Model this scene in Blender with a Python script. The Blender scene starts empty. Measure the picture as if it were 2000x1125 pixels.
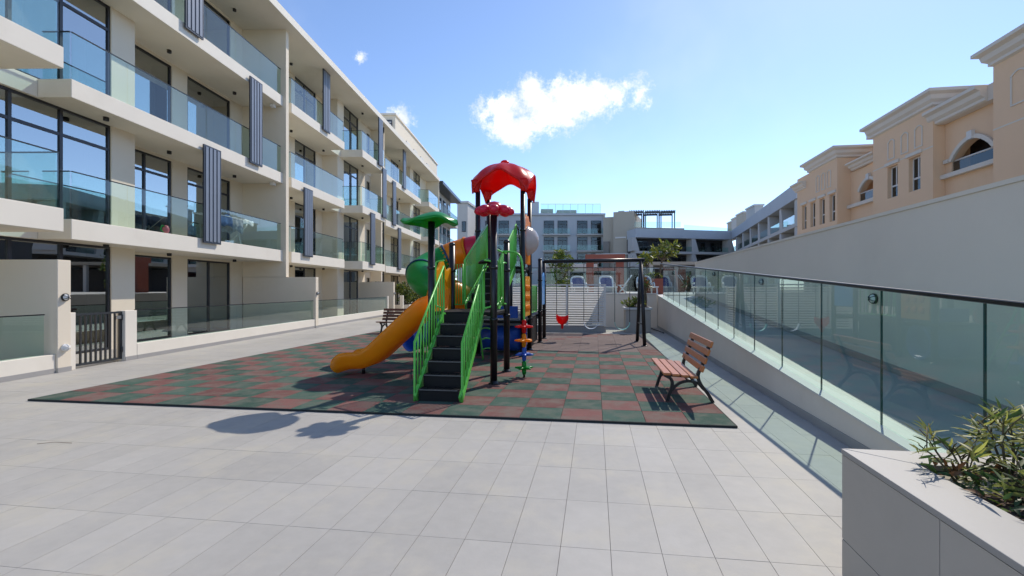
import bpy, math, random
from mathutils import Vector, Matrix, Quaternion
R = math.radians
random.seed(7)
C = bpy.context.scene.collection
SC = bpy.context.scene

# ------------------------------------------------------------------ camera
CAMH = 1.58
cam = bpy.data.cameras.new('camera')
cam.sensor_width = 36.0
cam.lens = 891.5 / 2000 * 36
cam.shift_x = -42.4 / 2000
cam.shift_y = 1.7 / 2000
cam.clip_start = 0.05
cam.clip_end = 3000
camo = bpy.data.objects.new('camera', cam)
C.objects.link(camo)
camo.location = (0, 0, CAMH)
camo.rotation_euler = (R(90), 0, R(7.623))
SC.camera = camo

# ------------------------------------------------------------------ sun and sky
S_X, S_Y = 0.475, 0.885               # horizontal run towards the sun per metre of height
SUN = Vector((S_X, S_Y, 1)).normalized()
EL = math.asin(SUN.z)
AZ = math.atan2(SUN.x, SUN.y)
sun = bpy.data.lights.new('sun', 'SUN')
sun.energy = 2.1
sun.angle = R(0.53)
sun.color = (1.0, 0.925, 0.815)
suno = bpy.data.objects.new('sun', sun)
C.objects.link(suno)
suno.rotation_euler = SUN.to_track_quat('Z', 'Y').to_euler()
suno.location = (20, 30, 40)

W = bpy.data.worlds.new('World')
SC.world = W
W.use_nodes = True
nt = W.node_tree
for n in list(nt.nodes):
    nt.nodes.remove(n)


def wn(kind, **kw):
    n = nt.nodes.new(kind)
    for k, v in kw.items():
        setattr(n, k, v)
    return n


def wmath(op, a, b=None, c=None, clamp=False):
    n = nt.nodes.new('ShaderNodeMath')
    n.operation = op
    n.use_clamp = clamp
    for i, v in enumerate((a, b, c)):
        if v is None:
            continue
        if isinstance(v, (int, float)):
            n.inputs[i].default_value = v
        else:
            nt.links.new(v, n.inputs[i])
    return n.outputs[0]


sky = wn('ShaderNodeTexSky', sky_type='NISHITA')
sky.sun_disc = False
sky.sun_elevation = EL
sky.sun_rotation = AZ
sky.altitude = 50
sky.air_density = 0.62
sky.dust_density = 0.13
sky.ozone_density = 2.2
tc = wn('ShaderNodeTexCoord')


def pxdir(u, v):
    yaw = R(7.623)
    a = (u - 1042.4) / 891.5
    b = (564.2 - v) / 891.5
    c, s = math.cos(yaw), math.sin(yaw)
    return Vector((c * a - s, s * a + c, b)).normalized()


# clouds live in the sky, placed by direction about one axis
CD = pxdir(1105, 210)
CR = CD.cross(Vector((0, 0, 1))).normalized()
CU = CR.cross(CD).normalized()


def wdot(vec):
    n = nt.nodes.new('ShaderNodeVectorMath')
    n.operation = 'DOT_PRODUCT'
    nt.links.new(tc.outputs['Generated'], n.inputs[0])
    n.inputs[1].default_value = vec
    return n.outputs['Value']


dfw = wmath('MAXIMUM', wdot(CD), 0.05)
cx_ = wmath('DIVIDE', wdot(CR), dfw)
cy_ = wmath('DIVIDE', wdot(CU), dfw)
comb = wn('ShaderNodeCombineXYZ')
nt.links.new(cx_, comb.inputs[0])
nt.links.new(cy_, comb.inputs[1])


def wnoise(scale, detail, rough, off):
    m = wn('ShaderNodeMapping')
    m.inputs['Location'].default_value = off
    nt.links.new(comb.outputs[0], m.inputs['Vector'])
    n = wn('ShaderNodeTexNoise')
    n.inputs['Scale'].default_value = scale
    n.inputs['Detail'].default_value = detail
    n.inputs['Roughness'].default_value = rough
    nt.links.new(m.outputs[0], n.inputs['Vector'])
    return n.outputs['Fac']


def cpt(u, v):
    d = pxdir(u, v)
    k = d.dot(CD)
    return d.dot(CR) / k, d.dot(CU) / k


blobs = [(985, 218, 50, 36, 1.0), (1008, 248, 52, 32, 1.05), (1038, 188, 30, 46, .9), (1075, 215, 62, 46, 1.05), (1120, 198, 58, 42, 1.05),
         (1160, 196, 50, 36, 1.0), (1092, 234, 48, 26, .9), (1197, 184, 38, 32, .9), (1224, 168, 30, 20, .7), (1250, 184, 24, 36, .75),
         (960, 202, 30, 22, .7), (1042, 160, 16, 24, .6),
         (706, 112, 20, 17, .42), (782, 230, 36, 28, .75)]
acc = None
for (u, v, ru, rv, wt) in blobs:
    ru, rv = ru * 1.2, rv * 1.2
    x, y = cpt(u, v)
    x2, y2 = cpt(u + ru, v)
    x3, y3 = cpt(u, v - rv)
    rx, ry = math.hypot(x2 - x, y2 - y), math.hypot(x3 - x, y3 - y)
    ax = wmath('MULTIPLY', wmath('SUBTRACT', cx_, x), 1 / rx)
    ay = wmath('MULTIPLY', wmath('SUBTRACT', cy_, y), 1 / ry)
    q = wmath('SUBTRACT', wt, wmath('SQRT', wmath('ADD', wmath('MULTIPLY', ax, ax), wmath('MULTIPLY', ay, ay))))
    acc = q if acc is None else wmath('SMOOTH_MAX', acc, q, 0.12)
nz1 = wnoise(26, 12, 0.68, (3.1, 1.7, 0.4))
nz3 = wnoise(75, 8, 0.7, (7.1, 0.7, 0.9))
nz2 = wnoise(17, 8, 0.62, (0.3, 5.2, 1.0))
dens = wmath('ADD', acc, wmath('MULTIPLY', wmath('SUBTRACT', nz1, 0.49), 2.2))
dens = wmath('ADD', dens, wmath('MULTIPLY', wmath('SUBTRACT', nz3, 0.5), 1.3))
mr = wn('ShaderNodeMapRange')
mr.interpolation_type = 'SMOOTHSTEP'
mr.inputs['From Min'].default_value = -0.12
mr.inputs['From Max'].default_value = 0.75
nt.links.new(dens, mr.inputs['Value'])
near_ = wmath('GREATER_THAN', acc, -1.6)
alpha = wmath('MULTIPLY', mr.outputs[0], near_)
# thin high veil
veil = wnoise(1.6, 5, 0.6, (9.0, 2.0, 3.0))
vm = wn('ShaderNodeMapRange')
vm.interpolation_type = 'SMOOTHSTEP'
vm.inputs['From Min'].default_value = 0.5
vm.inputs['From Max'].default_value = 0.85
vm.inputs['To Max'].default_value = 0.22
nt.links.new(veil, vm.inputs['Value'])
ccol = wn('ShaderNodeMixRGB')
ccol.inputs[1].default_value = (3.5, 3.75, 4.4, 1)
ccol.inputs[2].default_value = (4.9, 4.9, 5.0, 1)
cs = wn('ShaderNodeMapRange')
cs.inputs['From Min'].default_value = 0.38
cs.inputs['From Max'].default_value = 0.56
nt.links.new(nz2, cs.inputs['Value'])
nt.links.new(cs.outputs[0], ccol.inputs[0])
mx0 = wn('ShaderNodeMixRGB')
nt.links.new(vm.outputs[0], mx0.inputs[0])
nt.links.new(sky.outputs[0], mx0.inputs[1])
mx0.inputs[2].default_value = (4.2, 4.4, 4.8, 1)
mx = wn('ShaderNodeMixRGB')
nt.links.new(alpha, mx.inputs[0])
nt.links.new(mx0.outputs[0], mx.inputs[1])
nt.links.new(ccol.outputs[0], mx.inputs[2])
bg = wn('ShaderNodeBackground')
bg.inputs[1].default_value = 0.14
nt.links.new(mx.outputs[0], bg.inputs[0])
wo = wn('ShaderNodeOutputWorld')
nt.links.new(bg.outputs[0], wo.inputs[0])

SC.view_settings.view_transform = 'Standard'
SC.view_settings.look = 'None'
SC.view_settings.gamma = 1
SC.view_settings.use_curve_mapping = False
SC.view_settings.exposure = 0.93
SC.render.engine = 'CYCLES'
SC.cycles.max_bounces = 10
SC.cycles.transparent_max_bounces = 24
SC.cycles.caustics_reflective = False
SC.cycles.caustics_refractive = False

# ------------------------------------------------------------------ materials
MATS = {}


def mat(name, col, rough=0.6, var=0.12, nscale=3.0, bump=0.0, bscale=60.0, spec=0.5, metal=0.0, island=0.0,
        fine=0.0, fscale=80.0, coat=0.0, stain=None):
    """Principled paint with noise variation, optional per-piece variation and fine relief"""
    m = bpy.data.materials.new(name)
    m.use_nodes = True
    t = m.node_tree
    b = t.nodes['Principled BSDF']
    b.inputs['Roughness'].default_value = rough
    b.inputs['Metallic'].default_value = metal
    b.inputs['Specular IOR Level'].default_value = spec
    if coat:
        b.inputs['Coat Weight'].default_value = coat
        b.inputs['Coat Roughness'].default_value = 0.12
    g = t.nodes.new('ShaderNodeNewGeometry')

    def noise(sc, det=6.0, ro=0.6):
        n = t.nodes.new('ShaderNodeTexNoise')
        n.inputs['Scale'].default_value = sc
        n.inputs['Detail'].default_value = det
        n.inputs['Roughness'].default_value = ro
        t.links.new(g.outputs['Position'], n.inputs['Vector'])
        return n.outputs['Fac']

    def mth(op, a, bb):
        n = t.nodes.new('ShaderNodeMath')
        n.operation = op
        for i, v in enumerate((a, bb)):
            if isinstance(v, (int, float)):
                n.inputs[i].default_value = v
            else:
                t.links.new(v, n.inputs[i])
        return n.outputs[0]
    f = mth('MULTIPLY', mth('SUBTRACT', noise(nscale), 0.5), var * 3)
    if fine:
        f = mth('ADD', f, mth('MULTIPLY', mth('SUBTRACT', noise(fscale, 3), 0.5), fine * 3))
    if island:
        oi = t.nodes.new('ShaderNodeObjectInfo')
        ad = mth('FRACT', mth('ADD', oi.outputs['Random'], g.outputs['Random Per Island']), 0)
        f = mth('ADD', f, mth('MULTIPLY', mth('SUBTRACT', ad, 0.5), island * 2))
    f = mth('ADD', f, 1.0)
    vm_ = t.nodes.new('ShaderNodeVectorMath')
    vm_.operation = 'SCALE'
    vm_.inputs[0].default_value = col[:3]
    t.links.new(f, vm_.inputs['Scale'])
    src = vm_.outputs[0]
    if stain:
        mm = t.nodes.new('ShaderNodeMixRGB')
        r_ = t.nodes.new('ShaderNodeMapRange')
        r_.interpolation_type = 'SMOOTHSTEP'
        r_.inputs['From Min'].default_value = stain[2]
        r_.inputs['From Max'].default_value = stain[2] + 0.25
        r_.inputs['To Max'].default_value = stain[3]
        t.links.new(noise(stain[1], 8, 0.65), r_.inputs['Value'])
        t.links.new(r_.outputs[0], mm.inputs[0])
        t.links.new(src, mm.inputs[1])
        mm.inputs[2].default_value = (*stain[0], 1)
        src = mm.outputs[0]
    t.links.new(src, b.inputs['Base Color'])
    if bump:
        bn = t.nodes.new('ShaderNodeBump')
        bn.inputs['Strength'].default_value = bump
        bn.inputs['Distance'].default_value = 0.01
        t.links.new(noise(bscale, 4), bn.inputs['Height'])
        t.links.new(bn.outputs[0], b.inputs['Normal'])
    MATS[name] = m
    return m


def glass(name, tint, ior=1.5, rough=0.0, gain=1.0):
    m = bpy.data.materials.new(name)
    m.use_nodes = True
    t = m.node_tree
    for n in list(t.nodes):
        t.nodes.remove(n)
    o = t.nodes.new('ShaderNodeOutputMaterial')
    tr = t.nodes.new('ShaderNodeBsdfTransparent')
    tr.inputs[0].default_value = (*tint, 1)
    gl = t.nodes.new('ShaderNodeBsdfGlossy')
    gl.inputs['Roughness'].default_value = rough
    gl.inputs['Color'].default_value = (0.93, 0.98, 0.97, 1)
    fr = t.nodes.new('ShaderNodeFresnel')
    fr.inputs[0].default_value = ior
    mul = t.nodes.new('ShaderNodeMath')
    mul.operation = 'MULTIPLY'
    mul.use_clamp = True
    mul.inputs[1].default_value = gain
    t.links.new(fr.outputs[0], mul.inputs[0])
    gb = t.nodes.new('ShaderNodeNewGeometry')          # only the face the ray enters by reflects
    inv = t.nodes.new('ShaderNodeMath')
    inv.operation = 'SUBTRACT'
    inv.inputs[0].default_value = 1.0
    t.links.new(gb.outputs['Backfacing'], inv.inputs[1])
    ff = t.nodes.new('ShaderNodeMath')
    ff.operation = 'MULTIPLY'
    t.links.new(mul.outputs[0], ff.inputs[0])
    t.links.new(inv.outputs[0], ff.inputs[1])
    mi = t.nodes.new('ShaderNodeMixShader')
    t.links.new(ff.outputs[0], mi.inputs[0])
    t.links.new(tr.outputs[0], mi.inputs[1])
    t.links.new(gl.outputs[0], mi.inputs[2])
    t.links.new(mi.outputs[0], o.inputs[0])
    MATS[name] = m
    return m


def leafmat(name, col, var=0.35, trans=0.35):
    m = mat(name, col, rough=0.45, var=0.1, nscale=9, island=var, spec=0.4)
    t = m.node_tree
    b = t.nodes['Principled BSDF']
    src = b.inputs['Base Color'].links[0].from_socket
    tl = t.nodes.new('ShaderNodeBsdfTranslucent')
    t.links.new(src, tl.inputs['Color'])
    mi = t.nodes.new('ShaderNodeMixShader')
    mi.inputs[0].default_value = trans
    o = [n for n in t.nodes if n.type == 'OUTPUT_MATERIAL'][0]
    t.links.new(b.outputs[0], mi.inputs[1])
    t.links.new(tl.outputs[0], mi.inputs[2])
    t.links.new(mi.outputs[0], o.inputs[0])
    return m


mat('paver', (0.405, 0.385, 0.352), 0.62, 0.14, 0.6, 0.06, 45, island=0.045, fine=0.06, fscale=9, spec=0.25,
    stain=((0.47, 0.435, 0.36), 1.6, 0.46, 0.75))
mat('grout', (0.27, 0.24, 0.185), 0.9, 0.3, 2.0, stain=((0.46, 0.42, 0.33), 1.3, 0.38, 0.9))
mat('rubber_red', (0.178, 0.083, 0.074), 0.9, 0.16, 4, 0.5, 160, spec=0.15, island=0.18, fine=0.28, fscale=70, stain=((0.175, 0.14, 0.118), 3.4, 0.40, 0.8))
mat('rubber_green', (0.056, 0.105, 0.082), 0.9, 0.18, 4, 0.5, 160, spec=0.15, island=0.2, fine=0.28, fscale=70, stain=((0.125, 0.138, 0.112), 3.4, 0.40, 0.8))
mat('rubber_brown', (0.165, 0.125, 0.112), 0.9, 0.13, 5, 0.5, 160, spec=0.2, island=0.10, fine=0.16, fscale=120)
mat('rubber_black', (0.012, 0.016, 0.015), 0.8)
mat('render_cream', (0.75, 0.66, 0.525), 0.8, 0.05, 0.7, 0.1, 120, spec=0.25, stain=((0.68, 0.59, 0.46), 0.7, 0.5, 0.6))
mat('render_white', (0.77, 0.71, 0.61), 0.75, 0.05, 0.9, 0.08, 120, spec=0.25, stain=((0.69, 0.625, 0.525), 0.8, 0.5, 0.6))
mat('skirting', (0.33, 0.315, 0.30), 0.6, 0.08, 2)
mat('grey_render', (0.78, 0.69, 0.585), 0.85, 0.05, 0.6, 0.12, 90, spec=0.2, stain=((0.71, 0.625, 0.53), 0.5, 0.5, 0.6))
mat('grey_curb', (0.72, 0.645, 0.555), 0.85, 0.06, 0.8, 0.12, 90, spec=0.2, stain=((0.62, 0.55, 0.475), 0.9, 0.5, 0.6))
mat('coping', (0.62, 0.60, 0.56), 0.6, 0.06, 2, spec=0.3)
mat('ramp_tile', (0.38, 0.37, 0.355), 0.5, 0.1, 1.2)
mat('planter_stone', (0.40, 0.362, 0.315), 0.55, 0.07, 1.5, 0.05, 50, island=0.03, stain=((0.35, 0.315, 0.275), 2.5, 0.5, 0.6))
mat('planter_top', (0.29, 0.275, 0.255), 0.5, 0.05, 1.8, 0.05, 50)
mat('soil', (0.055, 0.035, 0.022), 0.95, 0.35, 20, 0.9, 60)
mat('dark_frame', (0.022, 0.022, 0.028), 0.35, 0.1, 3)
mat('gate_metal', (0.025, 0.028, 0.032), 0.45, 0.1, 5)
mat('screen_blade', (0.20, 0.225, 0.27), 0.4, 0.05, 3)
mat('screen_frame', (0.035, 0.042, 0.058), 0.4, 0.05, 3)
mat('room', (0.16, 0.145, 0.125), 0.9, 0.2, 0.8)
mat('curtain', (0.62, 0.62, 0.62), 0.9, 0.1, 2)
mat('lamp_black', (0.015, 0.015, 0.016), 0.4)
mat('lamp_white', (0.75, 0.74, 0.72), 0.35)
mat('steel', (0.45, 0.45, 0.45), 0.35, metal=0.9)
mat('post_black', (0.011, 0.010, 0.012), 0.32, 0.1, 6, spec=0.45)
mat('deck_black', (0.012, 0.011, 0.011), 0.6, 0.2, 8, 0.2, 150, spec=0.2)
mat('tread_edge', (0.10, 0.098, 0.095), 0.5, 0.2, 8)
mat('rail_green', (0.12, 0.52, 0.07), 0.32, 0.06, 6, spec=0.5)
mat('plastic_red', (0.82, 0.016, 0.014), 0.28, 0.06, 4, spec=0.5)
mat('plastic_crimson', (0.68, 0.028, 0.075), 0.30, 0.06, 4, spec=0.5)
mat('plastic_orange', (0.97, 0.40, 0.010), 0.33, 0.06, 4, spec=0.5)
mat('plastic_yellow', (0.92, 0.46, 0.012), 0.33, 0.05, 4, spec=0.5)
mat('plastic_green', (0.012, 0.36, 0.045), 0.30, 0.06, 4, spec=0.5)
mat('plastic_blue', (0.016, 0.085, 0.42), 0.32, 0.06, 4, spec=0.5)
mat('plastic_sky', (0.05, 0.26, 0.62), 0.32, 0.06, 4, spec=0.5)
mat('plastic_navy', (0.008, 0.04, 0.09), 0.3, 0.06, 4, spec=0.5)
mat('plastic_clear', (0.62, 0.64, 0.64), 0.15, 0.03, 4, spec=0.5)
mat('plastic_mint', (0.25, 0.55, 0.48), 0.4, 0.06, 4)
mat('plastic_pale', (0.55, 0.62, 0.70), 0.4, 0.06, 4)
mat('chain', (0.09, 0.09, 0.09), 0.4, metal=0.7)
mat('wood', (0.45, 0.15, 0.04), 0.38, 0.16, 6, 0.15, 40, island=0.12, fine=0.06, fscale=50, spec=0.5)
mat('wood_shade', (0.15, 0.05, 0.026), 0.5, 0.16, 6, 0.15, 40, island=0.1)  # darker copy of the bench wood, shade put into its colour
mat('iron', (0.010, 0.010, 0.011), 0.4, 0.1, 6)
mat('handrail_black', (0.012, 0.013, 0.014), 0.35)
mat('joint', (0.03, 0.075, 0.065), 0.3)
mat('beige_wall', (0.78, 0.535, 0.345), 0.85, 0.06, 0.5, 0.1, 60, spec=0.2, stain=((0.71, 0.485, 0.285), 0.5, 0.5, 0.6))
mat('beige_trim', (0.68, 0.61, 0.525), 0.8, 0.06, 0.8, spec=0.2)
mat('white_trim', (0.66, 0.64, 0.61), 0.75, 0.06, 0.8, spec=0.2)
mat('grey_facade', (0.47, 0.49, 0.52), 0.8, 0.06, 0.4, spec=0.2)
mat('pale_facade', (0.52, 0.50, 0.475), 0.8, 0.06, 0.4, spec=0.2)
mat('taupe_facade', (0.44, 0.39, 0.32), 0.8, 0.06, 0.4, spec=0.2)
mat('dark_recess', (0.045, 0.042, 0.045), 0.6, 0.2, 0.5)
mat('far_wall', (0.22, 0.20, 0.18), 0.8, 0.1, 0.5)
mat('louvre_white', (0.76, 0.73, 0.67), 0.6, 0.05, 2)
mat('cladding_red', (0.33, 0.085, 0.048), 0.55, 0.15, 2, island=0.08)
mat('pool_deck', (0.45, 0.43, 0.40), 0.7, 0.08, 1)
mat('lounger_white', (0.78, 0.78, 0.77), 0.4)
mat('lounger_blue', (0.018, 0.026, 0.20), 0.7)
mat('bark', (0.14, 0.10, 0.07), 0.9, 0.25, 12, 0.5, 60)
mat('stem', (0.10, 0.075, 0.035), 0.8, 0.2, 10)
mat('cloth_blue', (0.03, 0.09, 0.24), 0.9, 0.2, 8)
mat('cloth_white', (0.72, 0.72, 0.73), 0.9, 0.1, 8)
mat('cloth_pattern', (0.25, 0.26, 0.30), 0.9, 0.6, 25)
mat('pink', (0.72, 0.14, 0.17), 0.5)
leafmat('leaf_oleander', (0.36, 0.37, 0.085), 0.4, 0.55)
leafmat('leaf_pale', (0.30, 0.31, 0.13), 0.3)
leafmat('leaf_dark', (0.035, 0.075, 0.020), 0.4)
leafmat('leaf_mid', (0.095, 0.15, 0.03), 0.4)
leafmat('leaf_yellow', (0.21, 0.22, 0.028), 0.4)
leafmat('leaf_dry', (0.16, 0.075, 0.03), 0.4)
glass('glass_rail', (0.86, 0.955, 0.93), 1.5, 0.0, 1.6)
glass('glass_ramp', (0.85, 0.955, 0.92), 1.5, 0.0, 1.3)
glass('glass_window', (0.5, 0.53, 0.57), 2.9, 0.0, 1.6)
glass('glass_far', (0.5, 0.52, 0.54), 1.7, 0.02, 1.0)
glass('glass_pool', (0.93, 0.975, 0.965), 1.45, 0.0, 0.8)



def add_translucency(name, k):
    t = MATS[name].node_tree
    b = t.nodes['Principled BSDF']
    src = b.inputs['Base Color'].links[0].from_socket
    tl = t.nodes.new('ShaderNodeBsdfTranslucent')
    t.links.new(src, tl.inputs['Color'])
    mi = t.nodes.new('ShaderNodeMixShader')
    mi.inputs[0].default_value = k
    o = [n for n in t.nodes if n.type == 'OUTPUT_MATERIAL'][0]
    t.links.new(b.outputs[0], mi.inputs[1])
    t.links.new(tl.outputs[0], mi.inputs[2])
    t.links.new(mi.outputs[0], o.inputs[0])


for n_ in ('plastic_red', 'plastic_green', 'plastic_orange', 'plastic_crimson', 'plastic_yellow', 'plastic_clear'):
    add_translucency(n_, 0.5 if n_ in ('plastic_orange', 'plastic_red') else 0.4)       # thin moulded shells let daylight through

# ------------------------------------------------------------------ builders
WM = {}      # world matrices of the things made here
I4 = Matrix.Identity(4)


def xyrot(frame, loc):
    return frame @ Matrix.Translation(loc)


class MB:
    def __init__(self, frame=None):
        self.v, self.f, self.sm = [], [], []
        self.F = frame or I4

    def add(self, vs, fs, smooth=False):
        o = len(self.v)
        self.v += [Vector(p) for p in vs]
        self.f += [tuple(i + o for i in f) for f in fs]
        self.sm += [smooth] * len(fs)
        return self

    def box(self, x0, x1, y0, y1, z0, z1):
        if x0 > x1: x0, x1 = x1, x0
        if y0 > y1: y0, y1 = y1, y0
        if z0 > z1: z0, z1 = z1, z0
        vs = [(x, y, z) for z in (z0, z1) for y in (y0, y1) for x in (x0, x1)]
        return self.add(vs, [(0, 2, 3, 1), (4, 5, 7, 6), (0, 1, 5, 4), (2, 6, 7, 3), (0, 4, 6, 2), (1, 3, 7, 5)])

    def bar(self, a, b, w, t, up=(0, 0, 1)):
        """a straight bar of section w (sideways) x t (along up)"""
        a, b = Vector(a), Vector(b)
        d = (b - a).normalized()
        u = Vector(up)
        s = d.cross(u)
        if s.length < 1e-4:
            s = d.cross(Vector((0, 1, 0)))
        s.normalize()
        u = s.cross(d).normalized()
        vs = []
        for p in (a, b):
            for i, j in ((-1, -1), (1, -1), (1, 1), (-1, 1)):
                vs.append(p + s * (i * w / 2) + u * (j * t / 2))
        return self.add(vs, [(3, 2, 1, 0), (4, 5, 6, 7), (0, 1, 5, 4), (1, 2, 6, 5), (2, 3, 7, 6), (3, 0, 4, 7)])

    def tube(self, pts, r, n=10, caps=True, rs=None):
        pts = [Vector(p) for p in pts]
        k = len(pts)
        tang = []
        for i in range(k):
            d = pts[min(i + 1, k - 1)] - pts[max(i - 1, 0)]
            tang.append(d.normalized())
        ref = Vector((0, 0, 1)) if abs(tang[0].z) < 0.9 else Vector((1, 0, 0))
        nrm = tang[0].cross(ref).normalized()
        vs = []
        for i in range(k):
            if i:
                q = tang[i - 1].rotation_difference(tang[i])
                nrm = (q @ nrm).normalized()
            b = tang[i].cross(nrm).normalized()
            rr = rs[i] if rs else r
            for j in range(n):
                a = 2 * math.pi * j / n
                vs.append(pts[i] + (nrm * math.cos(a) + b * math.sin(a)) * rr)
        fs = []
        for i in range(k - 1):
            for j in range(n):
                j2 = (j + 1) % n
                fs.append((i * n + j, i * n + j2, (i + 1) * n + j2, (i + 1) * n + j))
        self.add(vs, fs, True)
        if caps:
            o = len(self.v) - len(vs)
            self.f.append(tuple(o + j for j in reversed(range(n))))
            self.f.append(tuple(o + (k - 1) * n + j for j in range(n)))
            self.sm += [False, False]
        return self

    def lathe(self, prof, n=20, c=(0, 0, 0), cap=True):
        vs, fs = [], []
        for (r, z) in prof:
            for j in range(n):
                a = 2 * math.pi * j / n
                vs.append((c[0] + r * math.cos(a), c[1] + r * math.sin(a), c[2] + z))
        for i in range(len(prof) - 1):
            for j in range(n):
                j2 = (j + 1) % n
                fs.append((i * n + j, i * n + j2, (i + 1) * n + j2, (i + 1) * n + j))
        self.add(vs, fs, True)
        if cap:
            o = len(self.v) - len(vs)
            self.f.append(tuple(o + j for j in reversed(range(n))))
            self.f.append(tuple(o + (len(prof) - 1) * n + j for j in range(n)))
            self.sm += [True, True]
        return self

    def ball(self, c, rx, ry=None, rz=None, n=14, m=8):
        ry = ry or rx
        rz = rz or rx
        vs = [(c[0], c[1], c[2] - rz)]
        for i in range(1, m):
            t = math.pi * i / m - math.pi / 2
            for j in range(n):
                a = 2 * math.pi * j / n
                vs.append((c[0] + rx * math.cos(t) * math.cos(a), c[1] + ry * math.cos(t) * math.sin(a), c[2] + rz * math.sin(t)))
        vs.append((c[0], c[1], c[2] + rz))
        fs = []
        for j in range(n):
            j2 = (j + 1) % n
            fs.append((0, 1 + j2, 1 + j))
            for i in range(m - 2):
                fs.append((1 + i * n + j, 1 + i * n + j2, 1 + (i + 1) * n + j2, 1 + (i + 1) * n + j))
            fs.append((1 + (m - 2) * n + j, 1 + (m - 2) * n + j2, len(vs) - 1))
        return self.add(vs, fs, True)

    def prism(self, poly, axis, a0, a1, smooth=False):
        """extrude a 2-D polygon along an axis: 'x' -> poly (y,z), 'y' -> (x,z), 'z' -> (x,y)"""
        def P(p, a):
            return {'x': (a, p[0], p[1]), 'y': (p[0], a, p[1]), 'z': (p[0], p[1], a)}[axis]
        n = len(poly)
        vs = [P(p, a0) for p in poly] + [P(p, a1) for p in poly]
        fs = [tuple(range(n)), tuple(reversed(range(n, 2 * n)))]
        fs += [(i, n + i, n + (i + 1) % n, (i + 1) % n) for i in range(n)]
        return self.add(vs, fs, smooth)

    def grid(self, fn, nu, nv, thick=0.0, smooth=True):
        vs = [fn(i / nu, j / nv) for j in range(nv + 1) for i in range(nu + 1)]
        w = nu + 1
        fs = [(j * w + i, j * w + i + 1, (j + 1) * w + i + 1, (j + 1) * w + i) for j in range(nv) for i in range(nu)]
        return self.add(vs, fs, smooth)

    def mesh(self, name, material, origin=None, recalc=True):
        ws = [self.F @ p for p in self.v]
        if origin is None:
            xs = [p.x for p in ws]; ys = [p.y for p in ws]; zs = [p.z for p in ws]
            origin = Vector(((min(xs) + max(xs)) / 2, (min(ys) + max(ys)) / 2, min(zs)))
        rot = self.F.to_3x3()
        inv = rot.inverted()
        me = bpy.data.meshes.new(name)
        me.from_pydata([tuple(inv @ (p - origin)) for p in ws], [], self.f)
        me.polygons.foreach_set('use_smooth', self.sm)
        me.materials.append(MATS[material])
        if recalc:
            import bmesh
            bm = bmesh.new()
            bm.from_mesh(me)
            bmesh.ops.recalc_face_normals(bm, faces=bm.faces)
            bm.to_mesh(me)
            bm.free()
        me.update()
        return me, Matrix.Translation(origin) @ rot.to_4x4()

    def build(self, name, material, parent=None, bevel=0.0, solid=0.0, subsurf=0, recalc=True, segs=1):
        me, wm = self.mesh(name, material, recalc=recalc)
        o = link(name, me, wm, parent)
        if solid:
            md = o.modifiers.new('solidify', 'SOLIDIFY')
            md.thickness = solid
            md.offset = 0
        if bevel:
            md = o.modifiers.new('bevel', 'BEVEL')
            md.width = bevel
            md.segments = segs
            md.limit_method = 'ANGLE'
            md.angle_limit = R(40)
        if subsurf:
            md = o.modifiers.new('subsurf', 'SUBSURF')
            md.levels = subsurf
            md.render_levels = subsurf
        return o


def link(name, me, wm, parent=None):
    o = bpy.data.objects.new(name, me)
    C.objects.link(o)
    WM[o] = wm
    if parent is not None:
        o.parent = parent
        o.matrix_local = WM[parent].inverted() @ wm
    else:
        o.matrix_local = wm
    return o


def tag(o, label, cat, group=None):
    o['label'] = label
    o['category'] = cat
    if group:
        o['group'] = group
    return o


def thing(name, label, cat, loc=(0, 0, 0), group=None, frame=None):
    wm = (frame or I4) @ Matrix.Translation(loc)
    o = link(name, None, wm)
    o.empty_display_size = 0.2
    return tag(o, label, cat, group)


def struct(o):
    o['kind'] = 'structure'
    return o


def stuff(o):
    o['kind'] = 'stuff'
    return o


def lerp(a, b, t):
    return a + (b - a) * t


def smooth_path(pts, n=6):
    """Catmull-Rom through points"""
    P = [Vector(p) for p in pts]
    P = [P[0] * 2 - P[1]] + P + [P[-1] * 2 - P[-2]]
    out = []
    for i in range(1, len(P) - 2):
        for k in range(n):
            t = k / n
            a, b, c, d = P[i - 1], P[i], P[i + 1], P[i + 2]
            out.append(0.5 * ((2 * b) + (c - a) * t + (2 * a - 5 * b + 4 * c - d) * t * t + (3 * b - a - 3 * c + d) * t ** 3))
    out.append(P[-2])
    return out


def cam_uv(p):
    yaw = R(7.623)
    c, s = math.cos(yaw), math.sin(yaw)
    xc = c * p[0] + s * p[1]
    d = -s * p[0] + c * p[1]
    return 1042.4 + 891.5 * xc / max(d, 1e-3), 564.2 - 891.5 * (p[2] - CAMH) / max(d, 1e-3), d


# ================================================================== GROUND
g = MB().box(-700, 700, -300, 1500, -0.4, -0.012)
ground = struct(g.build('ground', 'grout'))

TW, TL = 0.303, 0.622
TX0, TY0 = 0.095, 3.42
tiles = []
for i in range(-46, 9):
    for j in range(-9, 30):
        x0, y0 = TX0 + i * TW, TY0 + j * TL
        x1, y1 = x0 + TW, y0 + TL
        if x0 > 2.5:
            continue
        if x0 > -7.9 and x1 < 1.58 and y0 > 5.46 and y1 < 15.9:
            continue
        x1 = min(x1, 2.52)
        tiles.append((x0, y0, x1, y1))


def vis(t):
    cx, cy = (t[0] + t[2]) / 2, (t[1] + t[3]) / 2
    u, v, d = cam_uv((cx, cy, 0))
    return d > 1.5 and -60 < u < 1720 and v < 1180 and not (u > 1650 and v > 880)


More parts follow.
